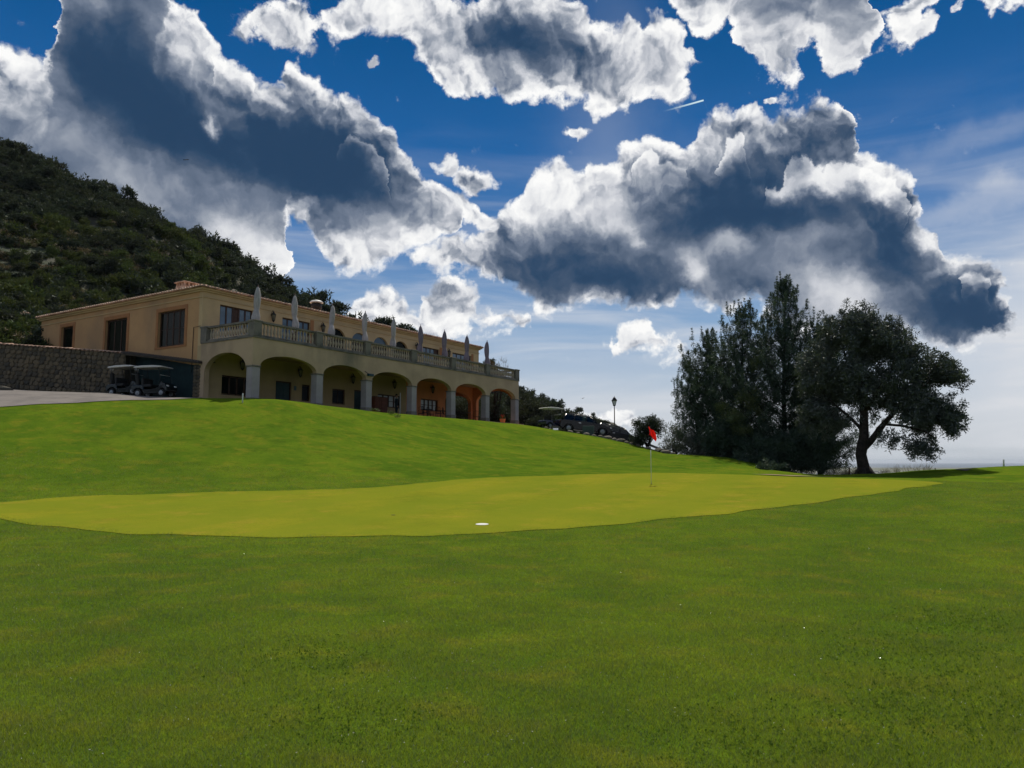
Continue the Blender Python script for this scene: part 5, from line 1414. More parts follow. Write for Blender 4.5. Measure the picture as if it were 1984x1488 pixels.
M_bark = mat_simple('bark', (0.034, 0.026, 0.022), (0.014, 0.011, 0.010), 6.0, 0.95, bmp=0.8, bscale=25, bdist=0.03)

def leaves(C, RC, n, L, W, rs, up=0.0, squash=1.0):
    """n leaf triangles scattered round every centre of C (radius RC); returns verts, faces, rnd"""
    K = len(C); N = K * n
    c = np.repeat(C, n, 0); r_ = np.repeat(np.broadcast_to(RC, (K,)), n)
    g = rs.normal(size=(N, 3)); g /= np.linalg.norm(g, axis=1)[:, None]
    rad = rs.rand(N) ** 0.45
    p = c + g * (rad * r_)[:, None] * np.array([1, 1, squash])
    d = rs.normal(size=(N, 3)) * .8 + g * .7; d[:, 2] += up; d /= np.linalg.norm(d, axis=1)[:, None]
    s = np.cross(d, rs.normal(size=(N, 3))); s /= np.linalg.norm(s, axis=1)[:, None] + 1e-9
    l = L * (0.6 + 0.8 * rs.rand(N))[:, None]; w = W * (0.7 + 0.6 * rs.rand(N))[:, None]
    v = np.stack([p - s * w * .5, p + s * w * .5, p + d * l], 1).reshape(-1, 3)
    cl = np.repeat(rs.rand(K), n) * .45 + rs.rand(N) * .55
    return v, np.arange(N * 3).reshape(-1, 3), np.repeat(cl, 3)

def crown_centres(ells, K, rs, bias=2.0, hole=None):
    """cluster centres in a union of ellipsoids (x, y, z, rx, ry, rz, weight)"""
    E_ = np.array(ells, float); vol = E_[:, 3] * E_[:, 4] * E_[:, 5] * E_[:, 6]; pr = vol / vol.sum()
    out_ = []
    while len(out_) < K:
        i = rs.choice(len(E_), p=pr); g = rs.normal(size=3); g /= np.linalg.norm(g)
        p = E_[i, :3] + g * E_[i, 3:6] * rs.rand() ** (1 / bias)
        if hole is not None and hole(p): continue
        out_.append(p)
    return np.array(out_)

def clump(p, f=0.9, seed=0.0):
    return math.sin(p[0] * f * 2.1 + seed) * math.sin(p[1] * f * 1.9 + 1.3 * seed) + math.sin(p[2] * f * 2.3 + p[0] * f + seed * 2) * .8

def leaf_obj(name, parts, mat, parent):
    V, F, A_, b = [], [], [], 0
    for v, f, a in parts: V.append(v); F.append(f + b); A_.append(a); b += len(v)
    me = np_mesh(name, np.concatenate(V), np.concatenate(F), mat, attrs={'rnd': np.concatenate(A_)})
    return link(name, me, parent)

def px_ell(px, py, Y, rx, ry, dy=None, w=1.0):
    x, y, z = pt(px, py, Y); k = Y / FPX
    return (x, y, z, rx * k, (dy if dy is not None else rx * k), ry * k, w)

# ------------------------------------------------------------------ the big tree at the right
rs_ = np.random.RandomState(21)
TY = 40.0
base = Vector(pt(1675, 919, TY)); base.z = ground_at(base.x, TY) - .05
big = empty('olive_tree', base)
W_ = lambda px, py, Y=TY: Vector(pt(px, py, Y)) - base
tr = MB()
tr.tube([W_(1676, 935), W_(1676, 918), W_(1672, 900), W_(1668, 880), W_(1671, 862), W_(1674, 845), W_(1674, 800), W_(1670, 740), W_(1668, 680, 40.4), W_(1672, 620, 40.6)], [.46, .34, .29, .27, .28, .24, .20, .15, .10, .04], 12)
tr.tube([W_(1666, 866), W_(1661, 866)], [.12, .07], 8)
for i in range(6):
    a = i * 1.05; tr.tube([(math.cos(a) * .2, math.sin(a) * .2, .35), (math.cos(a) * .45, math.sin(a) * .45, .02), (math.cos(a) * .75, math.sin(a) * .75, -.12)], [.12, .10, .03], 6)
tr.build('trunk', M_bark, big)
def limb(pts, rad, name='limb'): return MB().tube(pts, rad, 8).build(name, M_bark, big)
limb([W_(1675, 868), W_(1686, 856), W_(1700, 838), W_(1712, 822), W_(1740, 790, 39.6), W_(1770, 760, 39.2), W_(1800, 740, 39)], [.16, .17, .16, .14, .10, .07, .03])
limb([W_(1672, 838), W_(1664, 826), W_(1650, 812), W_(1625, 790, 40.6), W_(1600, 770, 41), W_(1580, 740, 41.3)], [.10, .09, .08, .06, .05, .02])
limb([W_(1674, 800), W_(1700, 760, 39), W_(1730, 710, 38.5), W_(1745, 670, 38.4)], [.12, .10, .07, .03])
limb([W_(1672, 770), W_(1650, 730, 41), W_(1635, 680, 41.5), W_(1630, 620, 41.8)], [.10, .08, .06, .02])
limb([W_(1712, 822), W_(1750, 825, 39.4), W_(1790, 835, 39.0), W_(1815, 850, 38.8)], [.07, .06, .04, .02])
limb([W_(1690, 850), W_(1700, 830, 41), W_(1730, 800, 42.4), W_(1760, 770, 43)], [.08, .07, .05, .02])
ells = [px_ell(1690, 700, 40, 88, 96), px_ell(1645, 640, 40.4, 52, 52), px_ell(1690, 635, 40, 56, 48), px_ell(1725, 660, 39.6, 48, 46), px_ell(1770, 735, 39.6, 78, 66), px_ell(1825, 760, 39.4, 44, 66),
        px_ell(1610, 735, 41, 62, 90), px_ell(1590, 790, 41, 46, 60), px_ell(1800, 820, 39.2, 50, 54), px_ell(1745, 800, 39.6, 60, 46), px_ell(1785, 865, 39, 34, 22), px_ell(1720, 848, 39.2, 24, 24), px_ell(1840, 810, 39.2, 24, 44), px_ell(1640, 790, 40.4, 34, 40), px_ell(1760, 870, 39, 20, 14)]
trunk_gap = lambda p: False
C = crown_centres(ells, 1500, rs_, 2.6, lambda p: clump(p, 1.0, 1.0) < -.5) - np.array(base)
# twigs reaching out of the outline
ctr = np.array(W_(1690, 730)); out_d = C - ctr; far = np.linalg.norm(out_d * np.array([1, 1, 1.1]), axis=1)
tips = C[np.argsort(-far)[:420]]; dirs = (tips - ctr); dirs /= np.linalg.norm(dirs, axis=1)[:, None]
T1_ = tips + dirs * rs_.uniform(.08, .30, (len(tips), 1)) + rs_.normal(size=(len(tips), 3)) * .08
leaf_obj('crown', [leaves(C, rs_.uniform(.20, .42, len(C)), 66, .15, .060, rs_), leaves(T1_, .16, 34, .14, .05, rs_, up=.3)], M_olive, big)
tw = MB()
for i in range(0, len(tips), 2):
    tw.tube([tips[i] - dirs[i] * .5, tips[i] + dirs[i] * .25], [.018, .006], 3, cap=False)
tw.build('twigs', M_bark, big, fix=False)['kind'] = 'stuff'
tag(big, 'large dark spreading tree with a forked bare trunk, rightmost, standing against the sea', 'tree')

# ------------------------------------------------------------------ pines
def pine(px, pbase, ptop, Y, rad_px, name, lab, seed, mat=M_pine, prof=None, lean=(0, 0), whorls=26, dens=1.0, up=1.2, cone=1.0, n_leaf=52, lenf=1.0):
    rs_ = np.random.RandomState(seed)
    b0_ = Vector(pt(px, pbase, Y)); b0_.z = min(b0_.z, ground_at(b0_.x, Y))
    top = Vector(pt(px + lean[0], ptop, Y)); Ht = top.z - b0_.z; k = Y / FPX; Rm = rad_px * k
    root = empty(name, b0_)
    lx = top.x - b0_.x
    stem = lambda t: Vector((lx * t * t, 0, Ht * t))
    MB().tube([stem(t) for t in np.linspace(0, 1, 10)], [max(.012, .19 * (1 - t) ** .8) for t in np.linspace(0, 1, 10)], 8).build('trunk', M_bark, root)
    br = MB(); Cs, Rs, tips_ = [], [], []
    for w in range(whorls):
        t = .04 + .93 * (w + rs_.rand() * .6) / whorls
        R_ = Rm * (prof(t) if prof else (1 - t) ** .75) * cone
        nb_ = int(rs_.randint(5, 8) * dens)
        a0 = rs_.rand() * 6.28
        for j in range(nb_):
            a = a0 + 6.283 * j / nb_ + rs_.normal() * .2; L = R_ * rs_.uniform(.5, 1.25) + .12
            el_ = rs_.uniform(.10, .45) + .75 * t
            s0 = stem(t); d = Vector((math.cos(a) * math.cos(el_), math.sin(a) * math.cos(el_), math.sin(el_)))
            m_ = s0 + d * L * .55; e_ = s0 + d * L + Vector((0, 0, .25 * L * (.3 + t)))
            br.tube([s0, m_, e_], [.035 * (1.2 - t), .022 * (1.2 - t), .006], 4, cap=False)
            for q in np.linspace(.35, 1.0, max(3, int(L / .30))):
                p = (s0.lerp(m_, q / .55) if q < .55 else m_.lerp(e_, (q - .55) / .45)); sp = .10 + .22 * L * q * .5
                for _ in range(2 if t < .75 else 1):
                    Cs.append(np.array(p) + rs_.normal(size=3) * sp * .55); Rs.append(.20 * (1.12 - .5 * t))
            if t > .45: tips_.append((np.array(e_), t))
            elif rs_.rand() < .3: tips_.append((np.array(e_), t))
    br.build('branches', M_bark, root, fix=False)['kind'] = 'stuff'
    # upright candles at the ends of the shoots
    cd, rd = [], []
    for e_, t in tips_ + [(np.array(stem(1.0)) - np.array([0, 0, .3]), 1.0)] * 3:
        h = rs_.uniform(.25, .75) * lenf; sx, sy = rs_.normal(size=2) * .06
        for q in np.linspace(0, 1, 5): cd.append(e_ + np.array([sx * q, sy * q, h * q])); rd.append(.075 * (1.15 - q * .6))
    parts = [leaves(np.array(Cs), np.array(Rs), n_leaf, .13, .035, rs_, up=.35), leaves(np.array(cd), np.array(rd), 22, .12, .030, rs_, up=up)]
    leaf_obj('crown', parts, mat, root)
    tag(root, lab, 'tree')
    return root
dome_prof = lambda t: (1 - t) ** .55 * (1.0 if t > .1 else .8)
pine(1522, 920, 548, 48.5, 128, 'pine_tree', 'tallest dark pine with a thin spiky top, in the middle of the tree group', 5, prof=lambda t: min(1, (1 - t) * 1.28 + .02), whorls=34, n_leaf=29)
pc_ = pine(1440, 915, 604, 50.0, 104, 'pine_tree', 'dark pine with several upright tips, left of the tallest pine', 6, prof=lambda t: min(1, (1 - t) * 1.6 + .06), whorls=28, n_leaf=30)
pine(1392, 905, 668, 51.5, 78, 'pine_tree', 'lower dark pine leaning left at the left end of the tree group', 7, prof=lambda t: min(1, (1 - t) * 2.1 + .15), lean=(-18, 0), whorls=20, n_leaf=40)
pine(1356, 905, 712, 52.5, 44, 'pine_tree', 'thin outermost pine branching far left, above the silvery bushes', 8, prof=lambda t: min(1, (1 - t) * 1.8 + .15), lean=(-22, 0), whorls=14, n_leaf=28)
pine(1590, 922, 640, 47.0, 84, 'pine_tree', 'dark pine filling the gap between the tallest pine and the large forked tree', 9, prof=lambda t: min(1, (1 - t) * 1.7 + .15), whorls=22)
rs_ = np.random.RandomState(12)
Cl = crown_centres([px_ell(1452, 772, 47.0, 24, 20), px_ell(1422, 806, 46.8, 26, 13), px_ell(1468, 800, 47, 16, 16), px_ell(1402, 790, 47.4, 14, 10), px_ell(1440, 832, 46.8, 22, 12), px_ell(1466, 700, 47.6, 22, 18), px_ell(1560, 720, 45.8, 20, 16)], 190, rs_, 2.2) - np.array(pc_.location)
leaf_obj('lit_branches', [leaves(Cl, .24, 40, .13, .035, rs_, up=.5)], M_lit_pine_weed, pc_)  # lit foliage put in as paler needles on this pine

def bush(name, lab, ells, K, n, rc, L, W, mat, seed, group=None, cat='bush', stems=8, basep=None, hole=None, up=0.2):
    rs_ = np.random.RandomState(seed); E_ = np.array(ells)
    bp = Vector((float(E_[:, 0].mean()), float(E_[:, 1].mean()), 0)) if basep is None else Vector(basep)
    bp.z = ground_at(bp.x, bp.y) - .03 if basep is None else bp.z
    root = empty(name, bp)
    C_ = crown_centres(ells, K, rs_, 2.4, hole) - np.array(bp)
    leaf_obj('crown', [leaves(C_, rc, n, L, W, rs_, up)], mat, root)
    st = MB()
    for i in range(stems):
        e_ = C_[rs_.randint(K)]; m_ = e_ * .5 + rs_.normal(size=3) * .1
        st.tube([(rs_.normal() * .08, rs_.normal() * .08, -.1), m_, e_], [.05, .03, .008], 5)
    st.build('stems', M_bark, root, fix=False)['kind'] = 'stuff'
    tag(root, lab, cat, group)
    return root
bush('bush', 'dark dense thicket at the foot of the tallest pine, down to the dirt patch', [px_ell(1510, 880, 45.5, 84, 42, 2.0), px_ell(1570, 872, 45, 50, 44, 2.0), px_ell(1430, 850, 48.5, 70, 46, 2.0), px_ell(1592, 893, 44.0, 18, 24, 1)], 620, 75, .34, .15, .06, M_pine, 31)
bush('bush', 'small dark low bush at the end of the grass mound, left of the thicket', [px_ell(1480, 904, 41.4, 16, 12, .6), px_ell(1500, 908, 42.4, 22, 12, .8)], 60, 60, .16, .12, .05, M_pine, 32)
bush('bush', 'rounded dark bush with twiggy top directly left of the red flag', [px_ell(1250, 832, 56, 26, 28, 1.2), px_ell(1238, 845, 56, 18, 24, 1), px_ell(1268, 828, 56, 20, 22, 1)], 150, 46, .26, .16, .06, M_shrub, 33, hole=lambda p: clump(p, 1.6, .4) < -.7)
bush('bush', 'thin silvery bush with open branches, just right of the red flag', [px_ell(1312, 848, 54, 24, 32, 1.2), px_ell(1300, 862, 54, 20, 18, 1)], 120, 30, .26, .15, .05, M_grey, 34, hole=lambda p: clump(p, 1.7, 2.2) < -.4, stems=18)
bush('bush', 'pale grey-green bush at the foot of the leftmost pine', [px_ell(1348, 868, 51, 30, 26, 1.2), px_ell(1372, 878, 50, 26, 16, 1.2)], 150, 40, .26, .15, .055, M_grey, 35, hole=lambda p: clump(p, 1.6, 1.2) < -.6, stems=10)
bush('bush', 'wispy twigs sticking up behind the far end of the terrace', [px_ell(968, 707, 74, 22, 14, .5)], 16, 14, .10, .5, .02, M_dry, 36, stems=14, basep=(pt(960, 720, 74)[0], 74, 5), up=1.2)

# ------------------------------------------------------------------ hillside shrubs and trees
def shrub_mesh(seed, kind):
    rs_ = np.random.RandomState(seed)
    if kind == 'round': ells = [(0, 0, .42, .55, .55, .45, 1), (.25, .1, .5, .35, .35, .38, 1)]; K, n, rc, L, W = 26, 22, .20, .16, .085
    elif kind == 'low': ells = [(0, 0, .22, .75, .7, .26, 1), (-.4, .2, .2, .4, .4, .2, 1)]; K, n, rc, L, W = 24, 20, .17, .15, .075
    elif kind == 'tree': ells = [(0, 0, .95, .42, .42, .26, 1), (.28, 0, .80, .3, .3, .2, 1), (-.3, .1, .84, .3, .3, .2, 1)]; K, n, rc, L, W = 22, 24, .16, .14, .07
    else: ells = [(0, 0, .7, .25, .25, .62, 1)]; K, n, rc, L, W = 20, 22, .16, .14, .065
    C_ = crown_centres(ells, K, rs_, 2.4)
    return leaves(C_, rc, n, L, W, rs_, .3)
kinds = [('round', M_shrub), ('round', M_shrub), ('low', M_shrub), ('tree', M_shrub), ('upright', M_shrub), ('round', M_shrub2), ('low', M_shrub2), ('low', M_dry)]
hill_src = []
for i, (kd, mt) in enumerate(kinds):
    v, f, a = shrub_mesh(100 + i, kd)
    hill_src.append(np_mesh('foliage', v, f, mt, attrs={'rnd': a}))
tr_me = MB().tube([(0, 0, -.15), (.03, 0, .35), (-.02, .02, .8)], [.045, .035, .02], 5).tube([(.02, 0, .4), (.2, 0, .75)], [.025, .01], 4).mesh('stem', M_bark)
rs_ = np.random.RandomState(77)
pts_ = []
tries = 0
while len(pts_) < 9000 and tries < 140000:
    tries += 1
    y = 56 + 150 * rs_.rand() ** 1.15; x = rs_.uniform(-1.0, .22) * y * 1.0
    if not bool(hill_mask(np.array([x]), np.array([y]))[0]): continue
    if x > -26 and y < 76: continue
    pts_.append((x, y))
PP = np.array(pts_); PZ = hill_z(PP[:, 0], PP[:, 1])
eps = .8; NZ = (hill_z(PP[:, 0] + eps, PP[:, 1]) - PZ) / eps
# seen from the camera at all? (roughly: not below the lawn crest line)
elv = (PZ + 2 - CAM_H) / PP[:, 1]
keep = elv > 0.02; PP, PZ = PP[keep], PZ[keep]
sc_ = rs_.uniform(0.8, 2.2, len(PP)) * (0.65 + .7 * np.clip(.5 + .5 * np.sin(PP[:, 0] * .31 + np.sin(PP[:, 1] * .23) * 2) * np.sin(PP[:, 1] * .27), 0, 1)) * (1 + .3 * (PP[:, 1] > 100))
u_ = np.abs(PP[:, 0] / PP[:, 1])
greenish = (elv[keep] < .34) & (u_ > .38) & (rs_.rand(len(PP)) < .6)
kidx = np.where(greenish, rs_.choice([5, 6, 5, 7], len(PP)), rs_.choice([0, 1, 2, 3, 4, 0, 1, 2], len(PP)))
rough = rs_.rand(len(PP))
order = np.argsort(-(sc_ / PP[:, 1]) * ((np.abs(PP[:, 0] / PP[:, 1]) < .68) & (elv[keep] > .11)))
# skyline trees first: taller ones along the ridge
sky_px = [(45, 268, 145, 4.2, 3), (70, 285, 145, 2.6, 3), (172, 332, 147, 3.6, 0), (205, 348, 148, 3.8, 3), (248, 366, 149, 4.4, 3), (285, 385, 151, 2.6, 0), (12, 262, 142, 3.0, 0), (110, 300, 145, 2.6, 3), (385, 440, 156, 2.4, 4), (400, 445, 157, 3.0, 0),
          (485, 492, 160, 2.8, 0), (512, 506, 161, 3.0, 0), (540, 528, 162, 3.2, 0), (560, 540, 163, 3.0, 4), (600, 556, 165, 4.2, 0), (625, 572, 166, 3.4, 3), (655, 590, 168, 3.8, 3), (680, 600, 170, 3.6, 0), (700, 610, 171, 3.4, 0), (735, 618, 173, 3.2, 4),
          (752, 622, 174, 3.0, 3), (778, 632, 176, 3.0, 3), (800, 642, 178, 3.2, 3), (420, 455, 157, 2.6, 0), (450, 470, 158, 2.8, 0), (1012, 752, 150, 5.2, 0), (1020, 762, 150, 5.0, 0), (1030, 772, 150, 4.6, 0), (1043, 778, 150, 4.0, 4), (1058, 784, 150, 4.2, 3),
          (1070, 786, 150, 4.0, 0), (1085, 794, 150, 3.6, 0), (1100, 800, 150, 3.4, 3), (1112, 806, 150, 3.2, 0), (1125, 812, 150, 3.0, 0)]
n_thing = 0
zcount = {}
def hill_thing(x, y, z, k, s, rz, skyline=False):
    global n_thing
    tree = k == 3
    nm = 'hill_tree' if tree else 'hill_shrub'
    root = empty(nm, (x, y, z - .05 * s), rz); root.scale = (s, s, s * (1 if not skyline else 1.05))
    link('crown', hill_src[k], root)
    if tree or skyline: link('trunk', tr_me, root)
    ppx = 992 + FPX * x / y; h_ = (z - CAM_H) / y
    zone = ('at the left edge' if ppx < 80 else 'above the left roof end' if ppx < 240 else 'above the chimney' if ppx < 400 else 'above the first parasols' if ppx < 580 else 'above the middle parasols' if ppx < 760 else 'beyond the far clubhouse end')
    band = 'low' if h_ < .26 else 'midway up' if h_ < .36 else 'high'
    if skyline: tag(root, ('small dark' if s < 3.2 else 'taller dark') + ' tree on the hill skyline ' + zone + ', ' + ORD[min(19, zcount.setdefault((zone, s < 3.2), 0))] + ' from left', 'tree', 'skyline trees ' + zone); zcount[(zone, s < 3.2)] = zcount.get((zone, s < 3.2), 0) + (1 if skyline else 0)
    if skyline: pass
    elif k in (5, 6): tag(root, 'brighter green shrub ' + band + ' on slope, ' + zone, 'shrub', 'green shrubs ' + band + ' ' + zone)
    elif k == 7: tag(root, 'straw-coloured dry bush ' + band + ' on slope, ' + zone, 'shrub', 'dry bushes ' + band + ' ' + zone)
    else: tag(root, ('spreading ' if k == 2 else 'small tree-like ' if k == 3 else 'upright ' if k == 4 else 'rounded ') + 'dark shrub ' + band + ' on slope, ' + zone, 'shrub', ('spreading', 'tree-like', 'upright', 'rounded')[{2: 0, 3: 1, 4: 2}.get(k, 3)] + ' dark shrubs ' + band + ' ' + zone)
    n_thing += 1
sky_px = [(a, b + (26 if a < 60 else 18 if a < 120 else 8 if a < 260 else 0), c, d * (.8 if a < 300 else 1), e) for a, b, c, d, e in sky_px]
for px, py, Y, s, k in sorted(sky_px):
    x = pt(px, py, Y)[0]; z = float(hill_z(np.array([x]), np.array([Y]))[0])
    zt_ = pt(px, py, Y)[2]
    s2 = max(s, min(s * 1.6, zt_ - z))
    hill_thing(x, Y, max(z, zt_ - s2 * 1.15), k, s2, rs_.rand() * 6, True)
for i in order[:255]:
    hill_thing(PP[i, 0], PP[i, 1], PZ[i], int(kidx[i]), float(sc_[i]), float(rough[i] * 6.28))
src_objs = {}
for o in bpy.data.objects:
    if o.name.startswith('crown') and o.data in hill_src and o.data.name not in src_objs and o.parent: src_objs[o.data.name] = o
rest = order[255:]
def scatter(name, idx, src, stuff_label=None):
    """many copies of one visible shrub's foliage, as points on the hillside"""
    me = bpy.data.meshes.new(name); me.vertices.add(len(idx))
    me.vertices.foreach_set('co', np.stack([PP[idx, 0], PP[idx, 1], PZ[idx] - .1], 1).astype(np.float32).ravel())
    a = me.attributes.new('size', 'FLOAT', 'POINT'); a.data.foreach_set('value', sc_[idx].astype(np.float32))
    a = me.attributes.new('turn', 'FLOAT', 'POINT'); a.data.foreach_set('value', (rough[idx] * 6.28).astype(np.float32))
    o = link(name, me)
    ng = bpy.data.node_groups.new(name, 'GeometryNodeTree')
    ng.interface.new_socket('Geometry', in_out='INPUT', socket_type='NodeSocketGeometry'); ng.interface.new_socket('Geometry', in_out='OUTPUT', socket_type='NodeSocketGeometry')
    gi, go = ng.nodes.new('NodeGroupInput'), ng.nodes.new('NodeGroupOutput')
    oi = ng.nodes.new('GeometryNodeObjectInfo'); oi.inputs['Object'].default_value = src; oi.inputs['As Instance'].default_value = True; oi.transform_space = 'ORIGINAL'
    ip = ng.nodes.new('GeometryNodeInstanceOnPoints')
    def na(n_):
        x_ = ng.nodes.new('GeometryNodeInputNamedAttribute'); x_.data_type = 'FLOAT'; x_.inputs['Name'].default_value = n_; return x_.outputs['Attribute']
    cx = ng.nodes.new('ShaderNodeCombineXYZ'); ng.links.new(na('turn'), cx.inputs[2])
    ng.links.new(gi.outputs[0], ip.inputs['Points']); ng.links.new(oi.outputs['Geometry'], ip.inputs['Instance'])
    ng.links.new(cx.outputs[0], ip.inputs['Rotation']); ng.links.new(na('size'), ip.inputs['Scale']); ng.links.new(ip.outputs[0], go.inputs[0])
    md = o.modifiers.new('scatter', 'NODES'); md.node_group = ng
    o['kind'] = 'stuff'
    return o
for k in range(len(kinds)):
    idx = rest[kidx[rest] == k]
    src = src_objs.get(hill_src[k].name)
    if len(idx) and src is not None: scatter('hill_scrub', idx, src)
    else: print('no source for', k)
# limestone outcrops and the bare cutting at the left
M_ochre_rock = rubble_mat('reddish_rock', (0.30, 0.17, 0.10), (0.22, 0.15, 0.11), (0.36, 0.27, 0.20))
orock = [rock_mesh(40 + i, M_ochre_rock) for i in range(3)]
for i in range(46):
    if i < 22: px, py, Y, s = rs_.uniform(-5, 85), rs_.uniform(636, 668), rs_.uniform(54, 60), rs_.uniform(.35, 1.1)
    elif i < 34: px, py, Y, s = rs_.uniform(0, 110), rs_.uniform(560, 640), rs_.uniform(64, 90), rs_.uniform(.8, 2.0)
    else: px, py, Y, s = rs_.uniform(330, 560), rs_.uniform(440, 545), rs_.uniform(110, 150), rs_.uniform(.8, 2.2)
    x = pt(px, py, Y)[0]; z = float(hill_z(np.array([x]), np.array([Y]))[0])
    o = link('rock', (orock if i < 34 else rocks)[i % 3], loc=(x, Y, z + .1 * s)); o.scale = (s * 1.4, s, s * .7); o.rotation_euler = (rs_.rand(), rs_.rand(), rs_.rand() * 6)
    tag(o, ('reddish rock in the cutting above the stone wall', 'weathered rock among bushes on the lower left slope', 'pale limestone outcrop high on the slope behind the roof')[0 if i < 22 else 1 if i < 34 else 2], 'rock',
        ('rocks in the cutting', 'rocks on the lower left slope', 'limestone outcrops behind the roof')[0 if i < 22 else 1 if i < 34 else 2])

# tell the shrubs and rocks apart by their place along the slope
_tens = ['', '', 'twenty', 'thirty', 'forty', 'fifty', 'sixty']
def nth(i):
    if i < 20: return ORD[i]
    n_ = i + 1; t10, u10 = divmod(n_, 10)
    return (_tens[t10] + '-' + ORD[u10 - 1]) if u10 else _tens[t10][:-1] + 'ieth'
by_ = {}
for o in bpy.data.objects:
    g_ = o.get('group')
    if g_ and o.parent is None and (o.name.startswith('hill_') or o.name.startswith('rock')) and 'skyline' not in g_ and g_ != 'rocks along the lawn crest': by_.setdefault(g_, []).append(o)
for g_, os_ in by_.items():
    os_.sort(key=lambda o: o.location.x / o.location.y)
    if len(os_) > 1:
        for i, o in enumerate(os_): o['label'] = o['label'] + ', ' + nth(i) + ' from left'

# hedge of bushes seen through and beyond the last arches
for i, (a, b_, r_, h) in enumerate([(34, 2, 2.2, 3.2), (33.5, 6, 2.4, 3.6), (36, 10, 2.6, 4.2), (31.5, -0.5, .9, 1.1), (38, 5, 2.8, 4.6), (35, 14, 3, 5.0)]):
    p = B2W(a, b_, 0)
    E1 = [(p.x, p.y, 4.6 + h * .45, r_, r_, h * .5, 1), (p.x + r_ * .5, p.y, 4.6 + h * .3, r_ * .8, r_ * .8, h * .35, 1)]
    bush('bush', ['grey-green bush seen through the last arch', 'tall dark bush seen through the garden arch', 'dark evergreen just beyond the clubhouse end', 'low bright green bush on the grass past the last pillar',
                  'dark tree-like bush above the others beyond the last pillar', 'tall dark bush hidden partly behind the clubhouse end'][i], E1, int(46 * r_ * h / 3) + 20, 60, .40, .22, .10, M_shrub, 50 + i)

# ------------------------------------------------------------------ far plain: pale buildings and tree belts
rs_ = np.random.RandomState(9)
M_far = mat_simple('far_white_walls', (0.62, 0.60, 0.55), (0.50, 0.47, 0.42), .05, .9)
b = MB()
for i in range(170):
    y = rs_.uniform(900, 3600); x = y * rs_.uniform(.36, .70); w, d_, h = rs_.uniform(6, 34), rs_.uniform(8, 20), rs_.uniform(3, 8)
    b.box(x, x + w, y, y + d_, -42, -41 + h)
o = b.build('distant_town', M_far, fix=False); o['kind'] = 'stuff'
Ct = np.stack([(yy := rs_.uniform(260, 2600, 900)) * rs_.uniform(.34, .72, 900), yy, np.full(900, -39.5)], 1)
v, f, a = leaves(Ct, 4.5, 16, 3.2, 2.4, rs_, .3, .6)
o = link('distant_trees', np_mesh('distant_trees', v, f, M_shrub, attrs={'rnd': a})); o['kind'] = 'stuff'
# dry tall grasses on the edge beyond the lawn
bb = []
for px, py, Y in [(rs_.uniform(1602, 1665), rs_.uniform(914, 922), rs_.uniform(42, 44)) for _ in range(60)] + [(rs_.uniform(1700, 1800), 915, rs_.uniform(43, 46)) for _ in range(30)]:
    x = pt(px, py, Y)[0]; bb.append((x, Y, ground_at(x, Y) + .1))
v, f, a = leaves(np.array(bb), .18, 16, .32, .012, rs_, 1.6)
o = link('dry_grass', np_mesh('dry_grass', v, f, M_dry, attrs={'rnd': a})); o['kind'] = 'stuff'

# ------------------------------------------------------------------ lawn blades: density falls with distance so that they stay fine
rs_ = np.random.RandomState(5)
def blades(N, y0, y1, wf, hf, seed, xlim=.70, noise_keep=None):
    rs_ = np.random.RandomState(seed)
    y = y0 * (y1 / y0) ** rs_.rand(N); x = rs_.uniform(-1, 1, N) * (y * xlim + 1.6)
    k = ~inside(x, y, G) | (dist_poly(x, y, G) < .75 * rs_.rand(N) ** 3)
    x, y = x[k], y[k]; n = len(x)
    z = lawn_surface_fast(x, y)
    a = rs_.rand(n) * 6.283
    tuft = .75 + .5 * np.sin(x * 3.1 + 2 * np.sin(y * 2.3)) * np.sin(y * 3.7 + x) * .5 + .25 * rs_.rand(n)
    h = hf * (0.45 + 0.8 * rs_.rand(n)) * tuft; lean_ = rs_.uniform(.15, 1.1, n) * h
    w = (wf + .00042 * y) * (0.7 + .6 * rs_.rand(n))
    la = rs_.rand(n) * 6.283
    v = np.empty((n, 3, 3))
    v[:, 0] = np.stack([x - np.cos(a) * w / 2, y - np.sin(a) * w / 2, z - .004], 1)
    v[:, 1] = np.stack([x + np.cos(a) * w / 2, y + np.sin(a) * w / 2, z - .004], 1)
    v[:, 2] = np.stack([x + np.cos(la) * lean_, y + np.sin(la) * lean_, z + h], 1)
    return v.reshape(-1, 3), np.arange(n * 3).reshape(-1, 3), np.repeat(rs_.rand(n), 3)
_gx, _gy = np.arange(-36, 36, .25), np.arange(2, 46, .25)
_GZ = lawn_surface(*np.meshgrid(_gx, _gy))
def lawn_surface_fast(x, y):
    fx = np.clip((x + 36) / .25, 0, len(_gx) - 1.001); fy = np.clip((y - 2) / .25, 0, len(_gy) - 1.001)
    i, j = fx.astype(int), fy.astype(int); u, v = fx - i, fy - j
    return (_GZ[j, i] * (1 - u) * (1 - v) + _GZ[j, i + 1] * u * (1 - v) + _GZ[j + 1, i] * (1 - u) * v + _GZ[j + 1, i + 1] * u * v)
v, f, a = blades(1350000, 3.4, 30.0, .0024, .034, 1)
o = link('lawn_blades', np_mesh('lawn_blades', v, f, M_blade, attrs={'rnd': a})); o['kind'] = 'stuff'
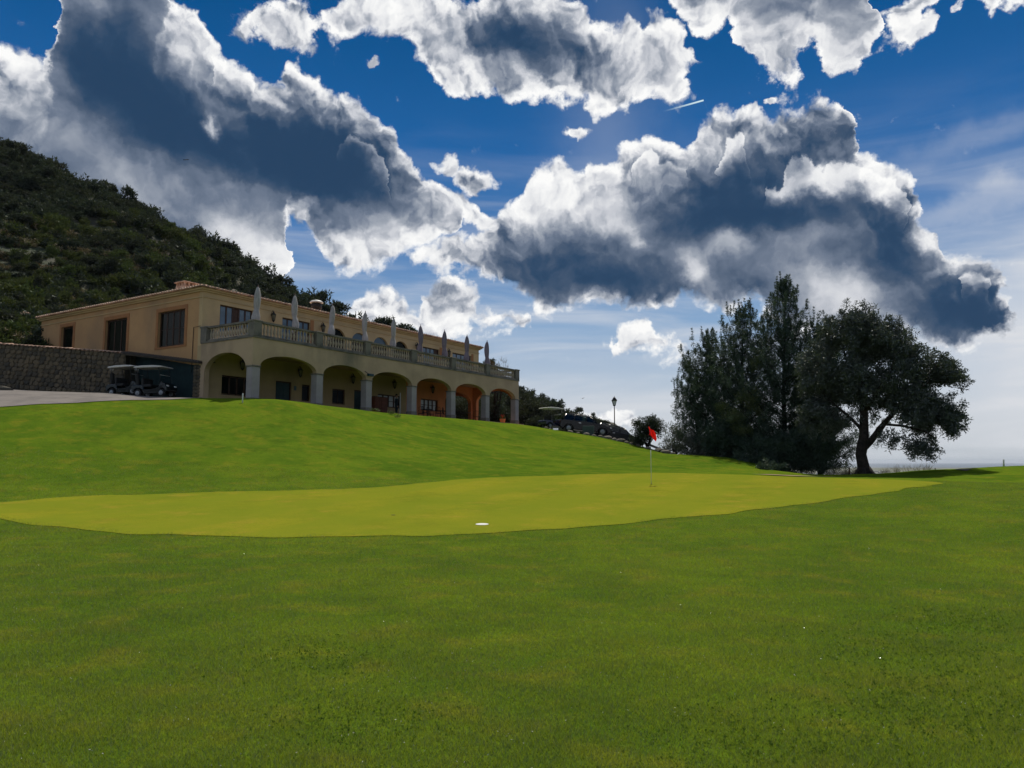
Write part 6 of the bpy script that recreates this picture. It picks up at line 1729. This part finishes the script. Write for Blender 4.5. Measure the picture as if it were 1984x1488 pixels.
# small pale leaves and bits lying on the grass
n = 1800; y = 4.0 * (24 / 4.0) ** rs_.rand(n); x = rs_.uniform(-1, 1, n) * y * .68; z = lawn_surface_fast(x, y) + .022
v, f, a = leaves(np.stack([x, y, z], 1), .012, 1, .012, .006, rs_, 0.0, .3)
M_litter = leaf_mat('pale_leaf_litter', (0.30, 0.28, 0.20), (0.48, 0.46, 0.38), (0.65, 0.62, 0.55), .2, .15, False, .3)
o = link('fallen_leaves', np_mesh('fallen_leaves', v, f, M_litter, attrs={'rnd': a})); o['kind'] = 'stuff'
# clover and broad-leaved weeds in darker patches
cc = []
for cx_, cy_, r_ in ((2.6, 4.9, .9), (3.2, 5.6, 1.1), (1.4, 4.6, .8), (3.4, 6.9, 1.1), (-1.6, 6.6, .8), (4.6, 8.0, .9), (-1.0, 5.0, .7)):
    m_ = int(420 * r_); g_ = rs_.normal(size=(m_, 2)) * r_ * .45
    cc.append(np.stack([cx_ + g_[:, 0], cy_ + g_[:, 1]], 1))
cc = np.concatenate(cc); z = lawn_surface_fast(cc[:, 0], cc[:, 1]) + .018
v, f, a = leaves(np.column_stack([cc, z]), .012, 3, .018, .013, rs_, .2, .5)
M_clover = leaf_mat('clover_leaves', (0.085, 0.150, 0.014), (0.110, 0.190, 0.018), (0.15, 0.22, 0.03), .5, .005, False)
o = link('clover', np_mesh('clover', v, f, M_clover, attrs={'rnd': a})); o['kind'] = 'stuff'
# bits of flowering weeds along the crest before the arcade
for i, (px, py, Y) in enumerate(((723, 795.5, 50.2), (731, 797, 50.2), (757, 799.5, 50.5), (771, 803, 49.5), (760, 799, 50.4))):
    x = pt(px, py, Y)[0]; z = ground_at(x, Y)
    vv, ff, aa = leaves(np.array([[0, 0, .1]]), .22, 60, .09, .05, rs_, .6, .5)
    o = link('yellow_weed', np_mesh('yellow_weed', vv, ff, M_lit_pine_weed, attrs={'rnd': aa}), loc=(x, Y, z))
    tag(o, 'low yellow-green weed tuft on the lawn crest before the third arch, ' + ORD[(0, 1, 2, 4, 3)[i]] + ' from left', 'weed', 'weed tufts on the lawn crest')
# flowers in the clay pot
vv, ff, aa = leaves(np.array([[0, 0, .55]]), .25, 90, .10, .05, rs_, .5)
link('plant', np_mesh('plant', vv, ff, M_shrub2, attrs={'rnd': aa}), pot)
vv, ff, aa = leaves(np.array([[0, 0, .62]]), .28, 30, .06, .05, rs_, .5)
link('flowers', np_mesh('flowers', vv, ff, M_red, attrs={'rnd': aa}), pot)['kind'] = 'stuff'
print('things on the hill', n_thing)

# ------------------------------------------------------------------ the air
hz_m = bpy.data.materials.new('haze_air'); hz_m.use_nodes = True
ht = hz_m.node_tree; ht.nodes.clear(); ho = ht.nodes.new('ShaderNodeOutputMaterial')
pv = ht.nodes.new('ShaderNodeVolumePrincipled'); pv.inputs['Color'].default_value = (0.80, 0.88, 1.0, 1); pv.inputs['Density'].default_value = 0.00003; pv.inputs['Anisotropy'].default_value = 0.2
ht.links.new(pv.outputs[0], ho.inputs['Volume'])
hb_ = MB().box(-46000, 46000, -5000, 49000, -46, 110)
o = hb_.build('haze', hz_m); o['kind'] = 'stuff'
